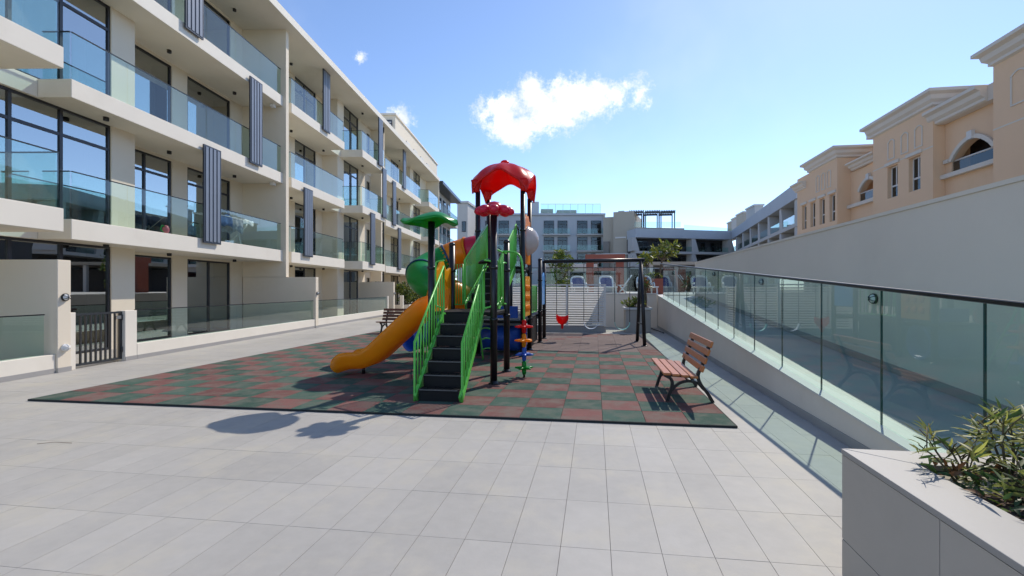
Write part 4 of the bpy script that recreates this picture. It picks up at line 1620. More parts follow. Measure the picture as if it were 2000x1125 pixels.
def leaf_mesh(name, L, Wd, material, fold=.25, droop=.25, seg=5):
    m = MB()
    vs, fs = [], []
    for i in range(seg + 1):
        q = i / seg
        w = Wd * math.sin(math.pi * min(1, q * .94 + .06)) ** .8 * (1 - .25 * q)
        if i == seg:
            w = .001
        z = -droop * L * q * q
        vs += [(-w, q * L, z + fold * w), (0, q * L, z), (w, q * L, z + fold * w)]
    for i in range(seg):
        a = i * 3
        fs += [(a, a + 1, a + 4, a + 3), (a + 1, a + 2, a + 5, a + 4)]
    m.add(vs, fs, True)
    return m


def place(mb, proto, M):
    mb.add([M @ v for v in proto.v], proto.f, True)


def rot_to(d, roll=0.0):
    d = d.normalized()
    y = Vector((0, 1, 0))
    q = y.rotation_difference(d)
    return (q @ Quaternion((0, 1, 0), roll)).to_matrix().to_4x4()


# --- oleander clumps in the near planter
LP = {k: leaf_mesh(k, .086, .0085, k, .3, .12) for k in ('leaf_oleander', 'leaf_pale', 'leaf_mid')}
LPB = leaf_mesh('b', .085, .016, 'leaf_pale', .3, .35)
rnd = random.Random(21)


def oleander(x, y, h, label, nst, lean, n_obj, spread=.16, dense=12):
    t = thing('oleander_shrub', label, 'shrub', (x, y, PZ - .03), None)
    stems = MB()
    placed = []
    for k in range(nst):
        a = rnd.uniform(0, 6.28)
        r0 = rnd.uniform(0, .05)
        top = Vector((x + lean[0] + math.cos(a) * spread * rnd.uniform(.3, 1.2), y + lean[1] + math.sin(a) * spread * rnd.uniform(.3, 1.2), PZ + h * rnd.uniform(.55, 1.0)))
        base = Vector((x + math.cos(a) * r0, y + math.sin(a) * r0, PZ - .05))
        mid = base.lerp(top, .5) + Vector((rnd.uniform(-.03, .03), rnd.uniform(-.03, .03), .02))
        P = smooth_path([base, mid, top], 5)
        stems.tube(P, .006, 6, rs=[lerp(.0065, .003, i / (len(P) - 1)) for i in range(len(P))])
        tips = [top]
        for b in range(rnd.randint(1, 3)):
            o_ = P[rnd.randint(4, 8)]
            tp = o_ + Vector((rnd.uniform(-.12, .12), rnd.uniform(-.12, .12), rnd.uniform(.05, .14)))
            stems.tube([o_, o_.lerp(tp, .5) + Vector((0, 0, .01)), tp], .003, 5)
            tips.append(tp)
        for tp in tips:
            for q in range(dense):
                lev = rnd.uniform(0, .13)
                a2 = rnd.uniform(0, 6.28)
                el = lerp(.75, -.1, min(1, lev / .13)) + rnd.uniform(-.3, .3)
                d = Vector((math.cos(a2) * math.cos(el), math.sin(a2) * math.cos(el), math.sin(el)))
                p = tp - Vector((0, 0, lev))
                placed.append((p, d, rnd.uniform(-.6, .6), rnd.uniform(.6, 1.15), rnd.choice(['leaf_oleander'] * 5 + ['leaf_mid'] * 2 + ['leaf_pale'])))
    stems.build('stems', 'stem', t)
    rnd.shuffle(placed)
    for (p, d, roll, sc, k) in placed[:n_obj]:
        if k not in LPM:
            LPM[k] = LP[k].mesh('leaf', k, origin=Vector((0, 0, 0)), recalc=False)[0]
        link('leaf', LPM[k], Matrix.Translation(p) @ rot_to(d, roll) @ Matrix.Scale(sc, 4), t)
    for k in LP:
        m = MB()
        for (p, d, roll, sc, kk) in placed[n_obj:]:
            if kk == k:
                place(m, LP[k], Matrix.Translation(p) @ rot_to(d, roll) @ Matrix.Scale(sc, 4))
        if m.v:
            stuff(m.build('foliage', k, t, recalc=False))


LPM = {}
oleander(1.74, 2.40, .16, 'small sparse oleander at the corner of the stone planter', 5, (-.06, .0), 70, .13, 7)
oleander(1.95, 2.44, .34, 'tall bushy oleander rising over the planter rim by the ramp glass', 6, (.0, .04), 90, .16, 11)
oleander(2.20, 2.44, .36, 'tall spreading oleander next to the bushy one by the ramp glass', 6, (.0, .05), 70, .16, 11)
oleander(2.40, 2.36, .36, 'tall oleander at the ramp side of the stone planter', 6, (.02, .05), 50, .15, 11)
oleander(2.16, 2.16, .24, 'leafy oleander in the middle of the stone planter', 6, (.0, .0), 60, .16, 9)
oleander(1.88, 2.14, .12, 'low oleander just inside the planter rim', 5, (.0, .0), 50, .16, 8)
oleander(1.94, 1.84, .11, 'low oleander at the camera end of the stone planter', 5, (.0, .0), 40, .16, 8)
oleander(2.22, 1.86, .16, 'dense oleander against the back of the stone planter', 6, (.0, .0), 30, .17, 9)
# ground litter and low cover in the planter
gc = MB()
gd = MB()
gp2 = MB()
for k in range(1500):
    x = rnd.uniform(PX + RIM + .02, 2.48)
    y = rnd.uniform(.9, PY - .22)
    a = rnd.uniform(0, 6.28)
    el = rnd.uniform(-.1, .9)
    d = Vector((math.cos(a) * math.cos(el), math.sin(a) * math.cos(el), math.sin(el)))
    M = Matrix.Translation((x, y, PZ - .02 + abs(rnd.gauss(0, .03)))) @ rot_to(d, rnd.uniform(-1, 1)) @ Matrix.Scale(rnd.uniform(.45, .85), 4)
    place(rnd.choice([gc, gc, gd, gp2]), LPB, M)
for mb, k, nm in ((gc, 'leaf_dark', 'dark green'), (gd, 'leaf_dry', 'dry brown'), (gp2, 'leaf_mid', 'mid green')):
    o = stuff(mb.build('ground_cover', k, None, recalc=False))
    tag(o, f'{nm} low leaves covering the soil of the stone planter', 'ground cover')


def leafy_plant(name, label, cat, base, crown_c, crown_r, nleaf, L, Wd, mats3, trunk_r=.03, forks=6, frame=None, grp=None, clumps=26, seed=1):
    rr = random.Random(seed)
    t = thing(name, label, cat, base, grp, frame=frame)
    F = frame or I4
    b = Vector(base)
    cc = Vector(crown_c)
    tr = MB(F)
    tips = []
    for k in range(clumps):
        while True:
            v = Vector((rr.uniform(-1, 1), rr.uniform(-1, 1), rr.uniform(-1, 1)))
            if .25 < v.length < 1:
                break
        tips.append(cc + Vector((v.x * crown_r[0], v.y * crown_r[1], v.z * crown_r[2])))
    hub = b.lerp(cc, .62)
    P = smooth_path([b, b.lerp(hub, .5) + Vector((.02, .02, 0)), hub], 4)
    tr.tube(P, trunk_r, 8, rs=[lerp(trunk_r * 1.2, trunk_r * .75, i / (len(P) - 1)) for i in range(len(P))])
    for tp in tips[:forks * 3]:
        m_ = hub.lerp(tp, .5) + Vector((0, 0, -.04))
        tr.tube(smooth_path([hub, m_, tp], 3), trunk_r * .35, 6, rs=[lerp(trunk_r * .5, trunk_r * .2, i / 6) for i in range(7)])
    tr.build('trunk', 'bark', t)
    groups = {k: MB(F) for k in mats3}
    proto = leaf_mesh('x', L, Wd, mats3[0], .25, .3, 4)
    for k in range(nleaf):
        tp = tips[k % clumps]
        a, el = rr.uniform(0, 6.28), rr.uniform(-.5, 1.2)
        d = Vector((math.cos(a) * math.cos(el), math.sin(a) * math.cos(el), math.sin(el)))
        p = tp + Vector((rr.gauss(0, 1) * crown_r[0] * .14, rr.gauss(0, 1) * crown_r[1] * .14, rr.gauss(0, 1) * crown_r[2] * .14))
        place(groups[rr.choice(mats3)], proto, Matrix.Translation(p) @ rot_to(d, rr.uniform(-1.5, 1.5)) @ Matrix.Scale(rr.uniform(.6, 1.2), 4))
    for k, m in groups.items():
        if m.v:
            stuff(m.build('crown', k, t, recalc=False))
    return t


# bush in the patio planter
for k, (s, h, lab) in enumerate(((31.6, 1.15, 'rounded leafy bush at the near end of the patio planter'), (32.9, 1.25, 'rounded leafy bush in the middle of the patio planter'), (34.3, 1.0, 'rounded leafy bush at the far end of the patio planter'))):
    leafy_plant('patio_bush', lab, 'bush', (-KT - .35, s, .52), (-KT - .3, s, .75 + h * .5), (.65, .75, h * .62), 1500, .13, .035, ['leaf_mid', 'leaf_dark', 'leaf_yellow'], .03, frame=FB, clumps=46, seed=40 + k)
leafy_plant('potted_plant', 'small yellow green plant in the square grey pot', 'plant', (1.5, 17.25, .91), (1.45, 17.25, 1.08), (.33, .33, .16), 260, .16, .03, ['leaf_yellow', 'leaf_mid'], .015, clumps=18, seed=51)
leafy_plant('potted_palm', 'brown stemmed plant leaning by the swing legs in the square pot', 'plant', (1.85, 17.4, .91), (1.88, 17.4, 1.75), (.16, .2, .3), 90, .22, .03, ['leaf_mid', 'leaf_dry'], .055, clumps=10, seed=52)
# frangipani-like tree on deck
leafy_plant('frangipani_tree', 'yellow green frangipani tree with bare forking stems above the pool deck', 'tree', (2.95, 22.1, DZ + .75), (3.25, 22.1, 3.42), (.62, .6, .55), 260, .27, .042, ['leaf_yellow', 'leaf_yellow', 'leaf_mid'], .055, forks=5, clumps=16, seed=60)
leafy_plant('frangipani_tree', 'smaller frangipani tree behind the swing beam end', 'tree', (2.5, 22.3, DZ + .75), (2.42, 22.3, 2.98), (.34, .4, .34), 110, .25, .04, ['leaf_yellow', 'leaf_mid', 'leaf_yellow'], .045, forks=4, clumps=10, seed=61)
leafy_plant('pool_side_tree', 'bushy light green tree behind the enclosure, left of the red portal', 'tree', (-1.75, 25.2, DZ), (-1.7, 25.2, 2.7), (.75, .7, 1.0), 1100, .19, .045, ['leaf_mid', 'leaf_yellow', 'leaf_mid'], .05, clumps=34, seed=62)
leafy_plant('planter_flowers', 'low yellow green plants in the red timber planter box', 'plant', (2.74, 22.0, DZ + .74), (2.74, 22.0, DZ + .88), (.36, .3, .11), 260, .12, .03, ['leaf_yellow', 'leaf_mid', 'leaf_dark'], .012, clumps=18, seed=63)

# ================================================================== BEIGE BUILDING ON THE RIGHT
bg_ = thing('beige_building', 'sand coloured villa block with stone cornices and arched balconies above the grey wall', 'building', (18, 20, 0))


def bbox(x0, x1, y0, y1, z0, z1, nm, mt, par=bg_, bev=0):
    return MB().box(x0, x1, y0, y1, z0, z1).build(nm, mt, par, bevel=bev)


CPROF = [(0, 0), (.10, .05), (.10, .15), (.22, .25), (.26, .42), (.42, .50), (.42, .62), (0, .62)]


def cornice(x0, y0, y1, z, h=.62, near=True, far=False, depth=7.0):
    """moulded cornice along a wall facing -x from y0 (near) to y1 (far), mitred round the near and far corners"""
    prof = [(a, b * h / .62) for a, b in CPROF]
    rows = []
    if near:
        rows.append([(x0 + depth, y0 - a, z + b) for a, b in prof])
    rows.append([(x0 - a, y0 - (a if near else 0), z + b) for a, b in prof])
    rows.append([(x0 - a, y1 + (a if far else 0), z + b) for a, b in prof])
    if far:
        rows.append([(x0 + depth, y1 + a, z + b) for a, b in prof])
    n = len(prof)
    vs = [p for r in rows for p in r]
    fs = []
    for i in range(len(rows) - 1):
        for j in range(n):
            j2 = (j + 1) % n
            fs.append((i * n + j, i * n + j2, (i + 1) * n + j2, (i + 1) * n + j))
    fs.append(tuple(range(n)))
    fs.append(tuple(range((len(rows) - 1) * n, len(rows) * n)))
    MB().add(vs, fs).build('cornice', 'beige_trim', bg_)


def frame_panel(x, y0, y1, z0, z1):
    m = MB()
    w = .05
    m.box(x - .03, x - .002, y0, y0 + w, z0, z1).box(x - .03, x - .002, y1 - w, y1, z0, z1)
    n = 8
    pts = [(lerp(y0, y1, i / n), z1 + .14 * math.sin(math.pi * i / n)) for i in range(n + 1)]
    m.box(x - .031, x - .003, y0 + w, y1 - w, z0, z0 + w)
    for i in range(n):
        m.bar((x - .016, pts[i][0], pts[i][1]), (x - .016, pts[i + 1][0], pts[i + 1][1]), .028, w)
    m.build('relief_panel', 'beige_trim', bg_)


def win(x, y0, y1, z0, z1, rec=.22):
    """window set in a recessed opening: frame with transom, panes, sill, head moulding"""
    w = .06
    m = MB()
    m.box(x + rec - .05, x + rec, y0, y0 + w, z0, z1).box(x + rec - .05, x + rec, y1 - w, y1, z0, z1)
    m.box(x + rec - .049, x + rec - .001, y0 + w, y1 - w, z1 - w, z1).box(x + rec - .049, x + rec - .001, y0 + w, y1 - w, z0, z0 + w)
    zt = lerp(z0, z1, .38)
    m.box(x + rec - .048, x + rec - .002, y0 + w, y1 - w, zt - .04, zt + .04)
    ym = (y0 + y1) / 2
    m.box(x + rec - .047, x + rec - .003, ym - .03, ym + .03, zt + .04, z1 - w)
    f = m.build('window', 'white_trim', bg_)
    for (a, b, c, d) in ((y0 + w, ym - .03, zt + .04, z1 - w), (ym + .03, y1 - w, zt + .04, z1 - w), (y0 + w, y1 - w, z0 + w, zt - .04)):
        MB().box(x + rec - .03, x + rec - .02, a, b, c, d).build('pane', 'glass_far', f)
    MB().box(x + rec + .3, x + rec + .32, y0, y1, z0, z1).build('room_back', 'dark_recess', f)
    MB().box(x - .07, x - .002, y0 - .12, y1 + .12, z1 + .06, z1 + .2).build('head_moulding', 'beige_trim', f)


def wall_with_openings(x0, x1, y0, y1, z0, z1, opens):
    """wall slab facing -x, pierced by rectangular openings sorted along y"""
    ys = y0
    for (a, b, c, d) in sorted(opens):
        bbox(x0, x1, ys, a, z0, z1, 'wall', 'beige_wall')
        bbox(x0, x1, a, b, z0, c, 'wall', 'beige_wall')
        bbox(x0, x1, a, b, d, z1, 'wall', 'beige_wall')
        ys = b
    bbox(x0, x1, ys, y1, z0, z1, 'wall', 'beige_wall')


XB = 14.0
# section 1 (near tower)
bbox(XB, XB + 7, 4, 18.2, 0, 9.45, 'wall', 'beige_wall')
cornice(XB, 4, 18.2, 9.45, far=True)
bbox(XB, XB + 7, 4, 18.2, 9.452, 10.06, 'wall', 'beige_wall')
frame_panel(XB, 16.9, 17.5, 7.75, 8.75)
frame_panel(XB, 15.6, 16.2, 7.75, 8.75)
bbox(XB - .008, XB - .001, 4, 18.2, 7.18, 7.23, 'trim_band', 'beige_trim')  # thin raised band in the trim colour
# recess 1 with big arch (x back .45)
XR1 = XB + .45
ay0, ay1, az0, az1, asp = 18.65, 20.75, 6.32, 6.72, .66


def arch_wall(x0, x1, y0, y1, z0, z1, a0, a1, b0, b1, sp):
    """wall with a segmental arch opening, extruded along x"""
    bbox(x0, x1, y0, a0, z0, z1, 'wall', 'beige_wall')
    bbox(x0, x1, a1, y1, z0, z1, 'wall', 'beige_wall')
    bbox(x0, x1, a0, a1, z0, b0, 'wall', 'beige_wall')
    n = 12
    arc = [(lerp(a0, a1, i / n), b1 + sp * math.sin(math.pi * i / n) ** .8) for i in range(n + 1)]
    for i in range(n):
        p, q = arc[i], arc[i + 1]
        MB().prism([p, q, (q[0], z1), (p[0], z1)], 'x', x0, x1).build('arch_infill', 'beige_wall', bg_)
    m = MB()
    for i in range(n):
        p, q = arc[i], arc[i + 1]
        m.bar((x0 - .05, p[0], p[1] + .07), (x0 - .05, q[0], q[1] + .07), .1, .16)
    m.build('arch_moulding', 'beige_trim', bg_)
    ym = (a0 + a1) / 2
    bbox(x0 - .14, x0 - .002, ym - .12, ym + .12, b1 + sp - .02, b1 + sp + .3, 'keystone', 'white_trim')
    # balcony interior, window and glass
    bbox(x0 + .9, x0 + .95, a0 - .3, a1 + .3, b0 - .3, b1 + sp + .3, 'room_back', 'dark_recess')
    w = bbox(x0 + .80, x0 + .86, a0 + .1, (a0 + a1) / 2, b0, b1 + .3, 'window', 'white_trim')
    bbox(x0 + .78, x0 + .795, a0 + .18, (a0 + a1) / 2 - .06, b0 + .08, b1 + .22, 'pane', 'glass_far', w)
    bbox(x0 + .05, x0 + .07, a0 + .02, a1 - .02, b0 + .02, b0 + .42, 'balcony_glass', 'glass_far')
    MB().tube([(x0 + .06, a0, b0 + .46), (x0 + .06, a1, b0 + .46)], .035, 8).build('balcony_rail', 'white_trim', bg_)


arch_wall(XR1, XR1 + .3, 18.2, 21.1, 0, 8.4, ay0, ay1, az0, az1, asp)
bbox(XR1 - .2, XR1 + .3, 18.205, 21.095, 6.12, 6.29, 'sill', 'beige_trim')
bbox(XR1 - .12, XR1 - .002, 20.8, 21.05, 6.75, 6.9, 'impost', 'beige_trim')
bbox(XR1 + .32, XB + 7, 18.205, 21.09, 0, 5.2, 'wall', 'beige_wall')
# eave of recess 1
cornice(XB + .15, 18.63, 21.35, 8.4, h=.6, near=False)
bbox(XB + .152, XB + 7, 18.205, 21.095, 8.402, 8.99, 'wall', 'beige_trim')
bbox(XB + 1.6, XB + 7, 18.205, 21.095, 9.0, 9.7, 'parapet', 'beige_wall')
# section 2 (projecting)
wall_with_openings(XB, XB + .4, 21.1, 25.25, 0, 9.2, [(21.85, 22.6, 5.92, 7.42), (23.35, 24.1, 5.92, 7.42)])
bbox(XB + .85, XB + 7, 21.105, 25.245, 0, 9.19, 'wall', 'beige_wall')
bbox(XB + .4, XB + .85, 21.105, 21.4, 0, 9.19, 'wall', 'beige_wall')
bbox(XB + .4, XB + .85, 24.9, 25.245, 0, 9.19, 'wall', 'beige_wall')
win(XB, 21.85, 22.6, 5.92, 7.42)
win(XB, 23.35, 24.1, 5.92, 7.42)
for y in (21.95, 22.85, 23.8):
    frame_panel(XB, y - .25, y + .25, 7.75, 8.55)
bbox(XB - .008, XB - .001, 21.1, 25.25, 7.52, 7.57, 'trim_band', 'beige_trim')  # same raised trim strip across the projecting section
cornice(XB, 21.1, 25.25, 9.2, far=True)
bbox(XB, XB + 7, 21.1, 25.25, 9.202, 9.81, 'wall', 'beige_wall')
bbox(XB + .9, XB + 7, 22.0, 27.5, 9.83, 10.35, 'parapet', 'beige_trim')
# recess 2
XR2 = XB + .7
arch_wall(XR2, XR2 + .3, 25.25, 28.7, 0, 8.3, 25.9, 27.75, 6.45, 6.95, .55)
bbox(XR2 - .2, XR2 + .3, 25.255, 28.69, 6.22, 6.4, 'sill', 'beige_trim')
bbox(XR2 + .32, XB + 7, 25.255, 28.69, 0, 5.2, 'wall', 'beige_wall')
bbox(XB + .9, XB + 7, 25.255, 28.69, 8.305, 8.7, 'parapet', 'beige_wall')
cornice(XB + .6, 25.7, 28.27, 8.3, h=.4, near=False)
# section 3
wall_with_openings(XB, XB + .4, 28.7, 34.0, 0, 9.2, [(28.95 + k * 1.22, 29.6 + k * 1.22, 5.6, 7.2) for k in range(4)])
bbox(XB + .85, XB + 7, 28.705, 33.99, 0, 9.19, 'wall', 'beige_wall')
bbox(XB + .4, XB + .85, 28.705, 28.9, 0, 9.19, 'wall', 'beige_wall')
for k in range(4):
    win(XB, 28.95 + k * 1.22, 29.6 + k * 1.22, 5.6, 7.2)
for k in range(3):
    frame_panel(XB, 29.4 + k * .7, 29.85 + k * .7, 7.7, 8.6)
cornice(XB, 28.7, 32.2, 9.2, far=True)
bbox(XB, XB + 7, 28.7, 32.2, 9.202, 9.81, 'wall', 'beige_wall')
cornice(XB, 32.63, 34.2, 8.3, h=.5, near=False)

# ================================================================== FAR BUILDINGS


def quad_block(name, label, p0, p1, depth, z1, mt, zfloor=0):
    """block whose front runs p0->p1 (left to right as seen), returning the thing and its frame: local x along front, y into depth"""
    a, b = Vector((p0[0], p0[1], 0)), Vector((p1[0], p1[1], 0))
    ang = math.atan2(b.y - a.y, b.x - a.x)
    F = Matrix.Translation(a) @ Matrix.Rotation(ang, 4, 'Z')
    t = link(name, None, F)
    tag(t, label, 'building')
    return t, F, (b - a).length


def gpt(u, d):
    yaw = R(7.623)
    c, s = math.cos(yaw), math.sin(yaw)
    xc = (u - 1042.4) / 891.5 * d
    return (c * xc - s * d, s * xc + c * d)


def zz(v, d):
    return CAMH + (564.2 - v) / 891.5 * d


def far_window(F, t, x0, x1, z0, z1, mats=('dark_frame', 'glass_far'), panes=2, y=0.0):
    m = MB(F)
    w = .09
    m.box(x0, x0 + w, y - .08, y - .003, z0, z1).box(x1 - w, x1, y - .08, y - .003, z0, z1)
    m.box(x0 + w, x1 - w, y - .079, y - .003, z1 - w, z1).box(x0 + w, x1 - w, y - .079, y - .003, z0, z0 + w)
    zt = lerp(z0, z1, .74)
    m.box(x0 + w, x1 - w, y - .078, y - .003, zt - .05, zt + .05)
    for k in range(1, panes):
        x = lerp(x0, x1, k / panes)
        m.box(x - .05, x + .05, y - .077, y - .003, z0 + w, zt - .05)
    f = m.build('window', mats[0], t)
    for k in range(panes):
        MB(F).box(lerp(x0 + w, x1 - w, k / panes), lerp(x0 + w, x1 - w, (k + 1) / panes), y - .04, y - .02, z0 + w, zt - .05).build('pane', mats[1], f)
    MB(F).box(x0 + w, x1 - w, y - .04, y - .02, zt + .05, z1 - w).build('pane', mats[1], f)
    MB(F).box(x0, x1, y - .0025, y - .001, z0, z1).build('room_back', 'dark_recess', f)


# grey block behind the frame
D1 = 86.0
t, F, L = quad_block('grey_apartment_block', 'blue grey apartment block with banded windows and roof terrace glass', gpt(930, D1), gpt(1178, D1), 12, 0, 'grey_facade')
zt = zz(421, D1)
MB(F).box(0, L, 0, 12, 0, zt).build('wall', 'grey_facade', t)
MB(F).box(-.2, L + .4, -.35, 12, zt + .01, zz(417, D1)).build('roof_edge', 'grey_facade', t)
MB(F).box(L + .01, L + .35, -.3, .6, 0, zt).build('corner_fin', 'pale_facade', t)


def fx_(u):
    return (u - 930) / (1178 - 930) * L


for zi, (v0, v1) in enumerate(((431, 457), (463, 489), (495, 521), (527, 553))):
    for (u0, u1) in ((948, 966), (974, 994), (1008, 1028), (1062, 1082), (1089, 1108), (1127, 1147), (1154, 1174)):
        far_window(F, t, fx_(u0), fx_(u1), zz(v1, D1), zz(v0, D1))
    for (u0, u1) in ((940, 1034), (1060, 1113), (1126, 1178)):
        MB(F).box(fx_(u0), fx_(u1), -.9, -.085, zz(v1 + 3.5, D1), zz(v1 + .6, D1)).build('balcony_slab', 'pale_facade', t)
        for k in range(3):
            a, b = lerp(fx_(u0), fx_(u1), k / 3), lerp(fx_(u0), fx_(u1), (k + 1) / 3)
            MB(F).box(a + .02, b - .02, -.86, -.84, zz(v1 + .6, D1) + .01, zz(v1 + .6, D1) + 1.0).build('balustrade_panel', 'glass_rail', t)
for k in range(8):
    a, b = fx_(lerp(1056, 1174, k / 8)), fx_(lerp(1056, 1174, (k + 1) / 8))
    MB(F).box(a + .03, b - .03, 1.0, 1.03, zz(416.5, D1), zz(398, D1)).build('terrace_glass', 'glass_rail', t)
    MB(F).box(b - .03, b + .03, .98, 1.05, zz(416.5, D1), zz(397, D1)).build('terrace_post', 'steel', t)
MB(F).box(fx_(1056), fx_(1174), .97, 1.06, zz(397, D1), zz(396.2, D1)).build('terrace_rail', 'steel', t)
MB(F).box(fx_(1057), fx_(1082), 4, 8, zz(417, D1) + .02, zz(401, D1)).build('roof_room', 'taupe_facade', t)
MB(F).box(fx_(1090), fx_(1130), 4, 8, zz(417, D1) + .02, zz(403, D1)).build('roof_room', 'taupe_facade', t)
MB(F).box(fx_(1036), fx_(1053), 3, 7, zz(417, D1) + .02, zz(388, D1)).build('stair_tower', 'grey_facade', t)

# taupe core tower between
D2 = 80.0
t, F, L = quad_block('taupe_stair_tower', 'plain taupe stair tower with a chimney between the grey and dark blocks', gpt(1178, D2 + 2), gpt(1241, D2), 8, 0, '')
MB(F).box(0, L * .42, .0, 9, 0, zz(421, D2)).build('wall', 'taupe_facade', t)
MB(F).box(L * .36, L * .98, -1.2, 9, 0, zz(414, D2)).build('wall', 'taupe_facade', t)
MB(F).box(L * .42, L * .75, -1.35, -1.21, zz(466, D2), zz(463, D2)).build('string_course', 'white_trim', t)
MB(F).box(L * .02, L * .2, -.4, -.01, 0, zz(470, D2)).build('downpipe_bay', 'far_wall', t)
MB(F).box(L * .44, L * .62, 1, 3, zz(414, D2) + .02, zz(408, D2)).build('chimney', 'grey_facade', t)
MB(F).box(-1, L * 1.1, -1.7, -1.4, zz(498, D2), zz(495, D2)).build('ledge', 'white_trim', t)

# dark glazed long block with pale fascia and its right wing
D3 = 76.0
DW = 79.5
t, F, L = quad_block('long_terrace_block', 'low wide block with pale grey fascia and dark recessed balconies', gpt(1240, D3), gpt(1430, DW), 10, 0, '')
zf1, zf0 = zz(448, 77), zz(465, 77)
zs1, zs0 = zz(491, 77), zz(495.5, 77)
zq1, zq0 = zz(521, 77), zz(525, 77)


def long_front(F, L, t, nb, ncol, first_fin=True, zf1=zf1, zf0=zf0):
    MB(F).box(0, L, 1.8, 10, 0, zf0 - .01).build('back_wall', 'dark_recess', t)
    MB(F).box(0, L, -.3, 10, zf0, zf1).build('fascia', 'grey_facade', t)
    MB(F).box(0, L, -.2, 1.79, zs0, zs1).build('balcony_slab', 'pale_facade', t)
    MB(F).box(0, L, -.2, 1.79, zq0, zq1).build('balcony_slab', 'pale_facade', t)
    for k in range(nb):
        x = lerp(0, L, (k + .5) / nb)
        for (a, b) in ((zs1, zf0), (zq1, zs0), (0.0, zq0)):
            hw = L / nb * .36
            n = 3
            m = MB(F)
            for q in range(n + 1):
                xx = lerp(x - hw, x + hw, q / n)
                m.box(xx - .06, xx + .06, 1.70, 1.79, a + .02, b - .3)
            m.box(x - hw, x + hw, 1.71, 1.785, b - .42, b - .3)
            w = m.build('window', 'dark_frame', t)
            for q in range(n):
                MB(F).box(lerp(x - hw, x + hw, q / n) + .06, lerp(x - hw, x + hw, (q + 1) / n) - .06, 1.74, 1.76, a + .02, b - .42).build('pane', 'glass_far', w)
        for zz0 in (zs1, zq1):
            MB(F).box(lerp(0, L, k / nb) + .3, lerp(0, L, (k + 1) / nb) - .3, -.12, -.10, zz0 + .01, zz0 + .85).build('balustrade_panel', 'glass_rail', t)
    for k in ncol:
        x = k * L
        for (a, b) in ((zs1, zf0), (zq1, zs0)):
            MB(F).prism([(x - .55, a + .005), (x + .75, a + .005), (x + .45, lerp(a, b, .5)), (x + .1, b - .005), (x - .55, b - .005)], 'y', -.15, 1.7).build('party_fin', 'pale_facade', t)


long_front(F, L, t, 5, (.0, .6, .985))
# terrace on top with three pergolas
for k, u in enumerate((1230, 1261, 1291)):
    D = 80
    pg = thing('roof_pergola', ['first dark slatted roof pergola next to the taupe stair tower', 'middle dark slatted pergola of the three on the roof terrace', 'last dark slatted pergola next to the roof terrace glass'][k], 'pergola', (*gpt(u + 14, D), zf1), 'pergolas on the roof terrace')
    x0, y0 = gpt(u, D)
    x1, y1_ = gpt(u + 26, D)
    zt = zz(417, D)
    for (x, y) in ((x0, y0), (x1, y0), (x0, y0 + 2.6), (x1, y0 + 2.6)):
        MB().box(x - .09, x + .09, y - .09, y + .09, zf1, zt).build('post', 'dark_frame', pg)
    MB().box(x0 - .1, x1 + .1, y0 - .2, y0 - .05, zt + .01, zt + .32).build('beam', 'dark_frame', pg)
    MB().box(x0 - .1, x1 + .1, y0 + 2.65, y0 + 2.8, zt + .01, zt + .32).build('beam', 'dark_frame', pg)
    for q in range(9):
        x = lerp(x0, x1, q / 8)
        MB().box(x - .07, x + .07, y0 - .4, y0 + 3.0, zt + .33, zt + .5).build('slat', 'dark_frame', pg)
    m = MB()
rt = thing('roof_terrace', 'stone parapet and glass rail on the long terrace block roof', 'parapet', (*gpt(1300, 78), zf1))
a, b = gpt(1239, 78.5), gpt(1336, 79.5)
MB().bar((a[0], a[1], zf1 + .27), (b[0], b[1], zf1 + .27), .3, .5).build('parapet', 'taupe_facade', rt)
for k in range(9):
    p = gpt(lerp(1336, 1430, k / 9), lerp(79, 84, k / 9))
    q = gpt(lerp(1336, 1430, (k + .97) / 9), lerp(79, 84, (k + .97) / 9))
    MB().bar((p[0], p[1], zf1 + .55), (q[0], q[1], zf1 + .55), .03, 1.05).build('terrace_glass', 'glass_rail', rt)
for k in range(6):
    p = gpt(lerp(1239, 1330, k / 6), 78.2)
    q = gpt(lerp(1239, 1330, (k + .97) / 6), 78.2)
    MB().bar((p[0], p[1], zf1 + 1.0), (q[0], q[1], zf1 + 1.0), .03, .9).build('terrace_glass', 'glass_rail', rt)
# right wing
wl, wr = gpt(1431, 79.6), gpt(1562, 43.0)
t, F, L = quad_block('right_wing_block', 'receding right wing with pale sloping fascia line behind the beige villas', wl, wr, 10, 0, '')
long_front(F, L, t, 7, (.12, .27, .42, .56, .7, .84, .985))
for (u0, u1, v, D, mt, lab) in ((1432, 1440, 432, 90, 'taupe_facade', 'small taupe roof box at the corner of the long terrace block'), (1441, 1452, 424, 86, 'pale_facade', 'pale roof box behind the right wing fascia'), (1452, 1474, 415, 80, 'taupe_facade', 'wide taupe roof room on the right wing'), (1474, 1490, 402, 70, 'pale_facade', 'tall pale roof room on the right wing')):
    p, q = gpt(u0, D), gpt(u1, D)
    rr_ = thing('roof_room', lab, 'roof room', (p[0], p[1], zf1 - .3))
    MB().box(p[0], q[0], p[1], p[1] + 4, zf1 - .3, zz(v, D)).build('wall', mt, rr_)
    MB().box(p[0] - .15, q[0] + .15, p[1] - .15, p[1] + 4.15, zz(v, D) + .01, zz(v, D) + .25).build('coping', 'white_trim', rr_)
    w = MB().box(lerp(p[0], q[0], .3), lerp(p[0], q[0], .6), p[1] - .06, p[1] - .003, zf1 + .3, zf1 + 1.6).build('window', 'dark_frame', rr_)
    MB().box(lerp(p[0], q[0], .33), lerp(p[0], q[0], .57), p[1] - .08, p[1] - .065, zf1 + .4, zf1 + 1.5).build('pane', 'glass_far', w)
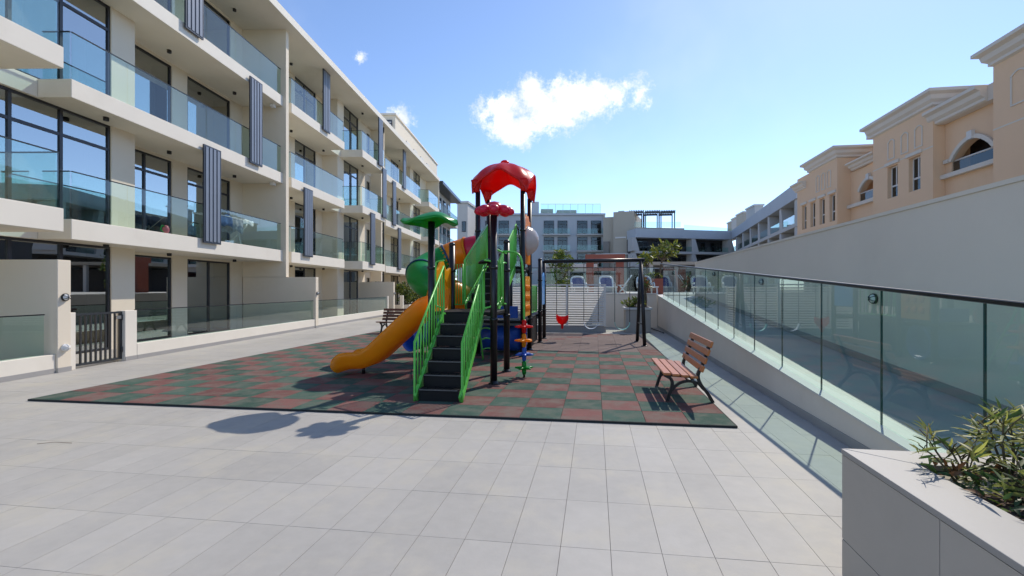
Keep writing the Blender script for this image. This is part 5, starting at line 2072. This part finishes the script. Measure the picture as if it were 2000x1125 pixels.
# pale blocks at the far left end of the street
for (u0, u1, v, D, mt, lab) in ((893, 914, 398, 78, 'pale_facade', 'pale plain block between the dark eaved block and the red canopy'), (912, 934, 412, 84, 'grey_facade', 'small grey block with dark window seen left of the red canopy')):
    p, q = gpt(u0, D), gpt(u1, D)
    t = thing('distant_block', lab, 'building', (p[0], p[1], 0))
    MB().box(p[0], q[0], p[1], p[1] + 8, 0, zz(v, D)).build('wall', mt, t)
    MB().box(p[0] - .2, q[0] + .2, p[1] - .2, p[1] + 8.2, zz(v, D) + .01, zz(v, D) + .4).build('parapet', mt, t)
    for k in range(4):
        z0 = 2 + k * 3.1
        w = MB().box(lerp(p[0], q[0], .45), lerp(p[0], q[0], .85), p[1] - .06, p[1] - .003, z0, z0 + 1.8).build('window', 'dark_frame', t)
        MB().box(lerp(p[0], q[0], .5), lerp(p[0], q[0], .8), p[1] - .08, p[1] - .065, z0 + .1, z0 + 1.7).build('pane', 'glass_far', w)

# ------------------------------------------------------------------ small litter on the paving
tw = MB().tube(smooth_path([(-5.62, 3.93, .004), (-5.5, 3.985, .008), (-5.4, 4.0, .004), (-5.3, 4.0, .004)], 4), .002, 6).build('twig', 'bark')
tag(tw, 'thin dry twig lying on the bare grey paving', 'twig')

# ------------------------------------------------------------------ repeats share a group
GROUPS = {'sun_lounger': 'sun loungers on the pool deck', 'wall_lamp': 'caged wall lamps', 'park_bench': 'slatted benches by the play mat',
          'oleander_shrub': 'oleanders in the stone planter', 'frangipani_tree': 'frangipani trees on the pool deck',
          'patio_divider_wall': 'tall patio dividers', 'patio_kerb': 'low patio kerb walls', 'patio_glass_screen': 'glass fences of the patios',
          'patio_bush': 'bushes in the patio planter', 'gate_pier': 'piers of the patio gate', 'patio_post': 'short patio posts',
          'laundry': 'laundry on the balcony airer', 'roof_room': 'roof rooms behind the right wing', 'distant_block': 'distant blocks at the street end',
          'pool_glass_fence': 'glass pool fences', 'pool_pavilion': 'pool side pavilions', 'ground_cover': 'low leaves in the stone planter'}
for o in list(C.objects):
    b_ = o.name.split('.')[0]
    if o.parent is None and b_ in GROUPS and 'group' not in o:
        o['group'] = GROUPS[b_]
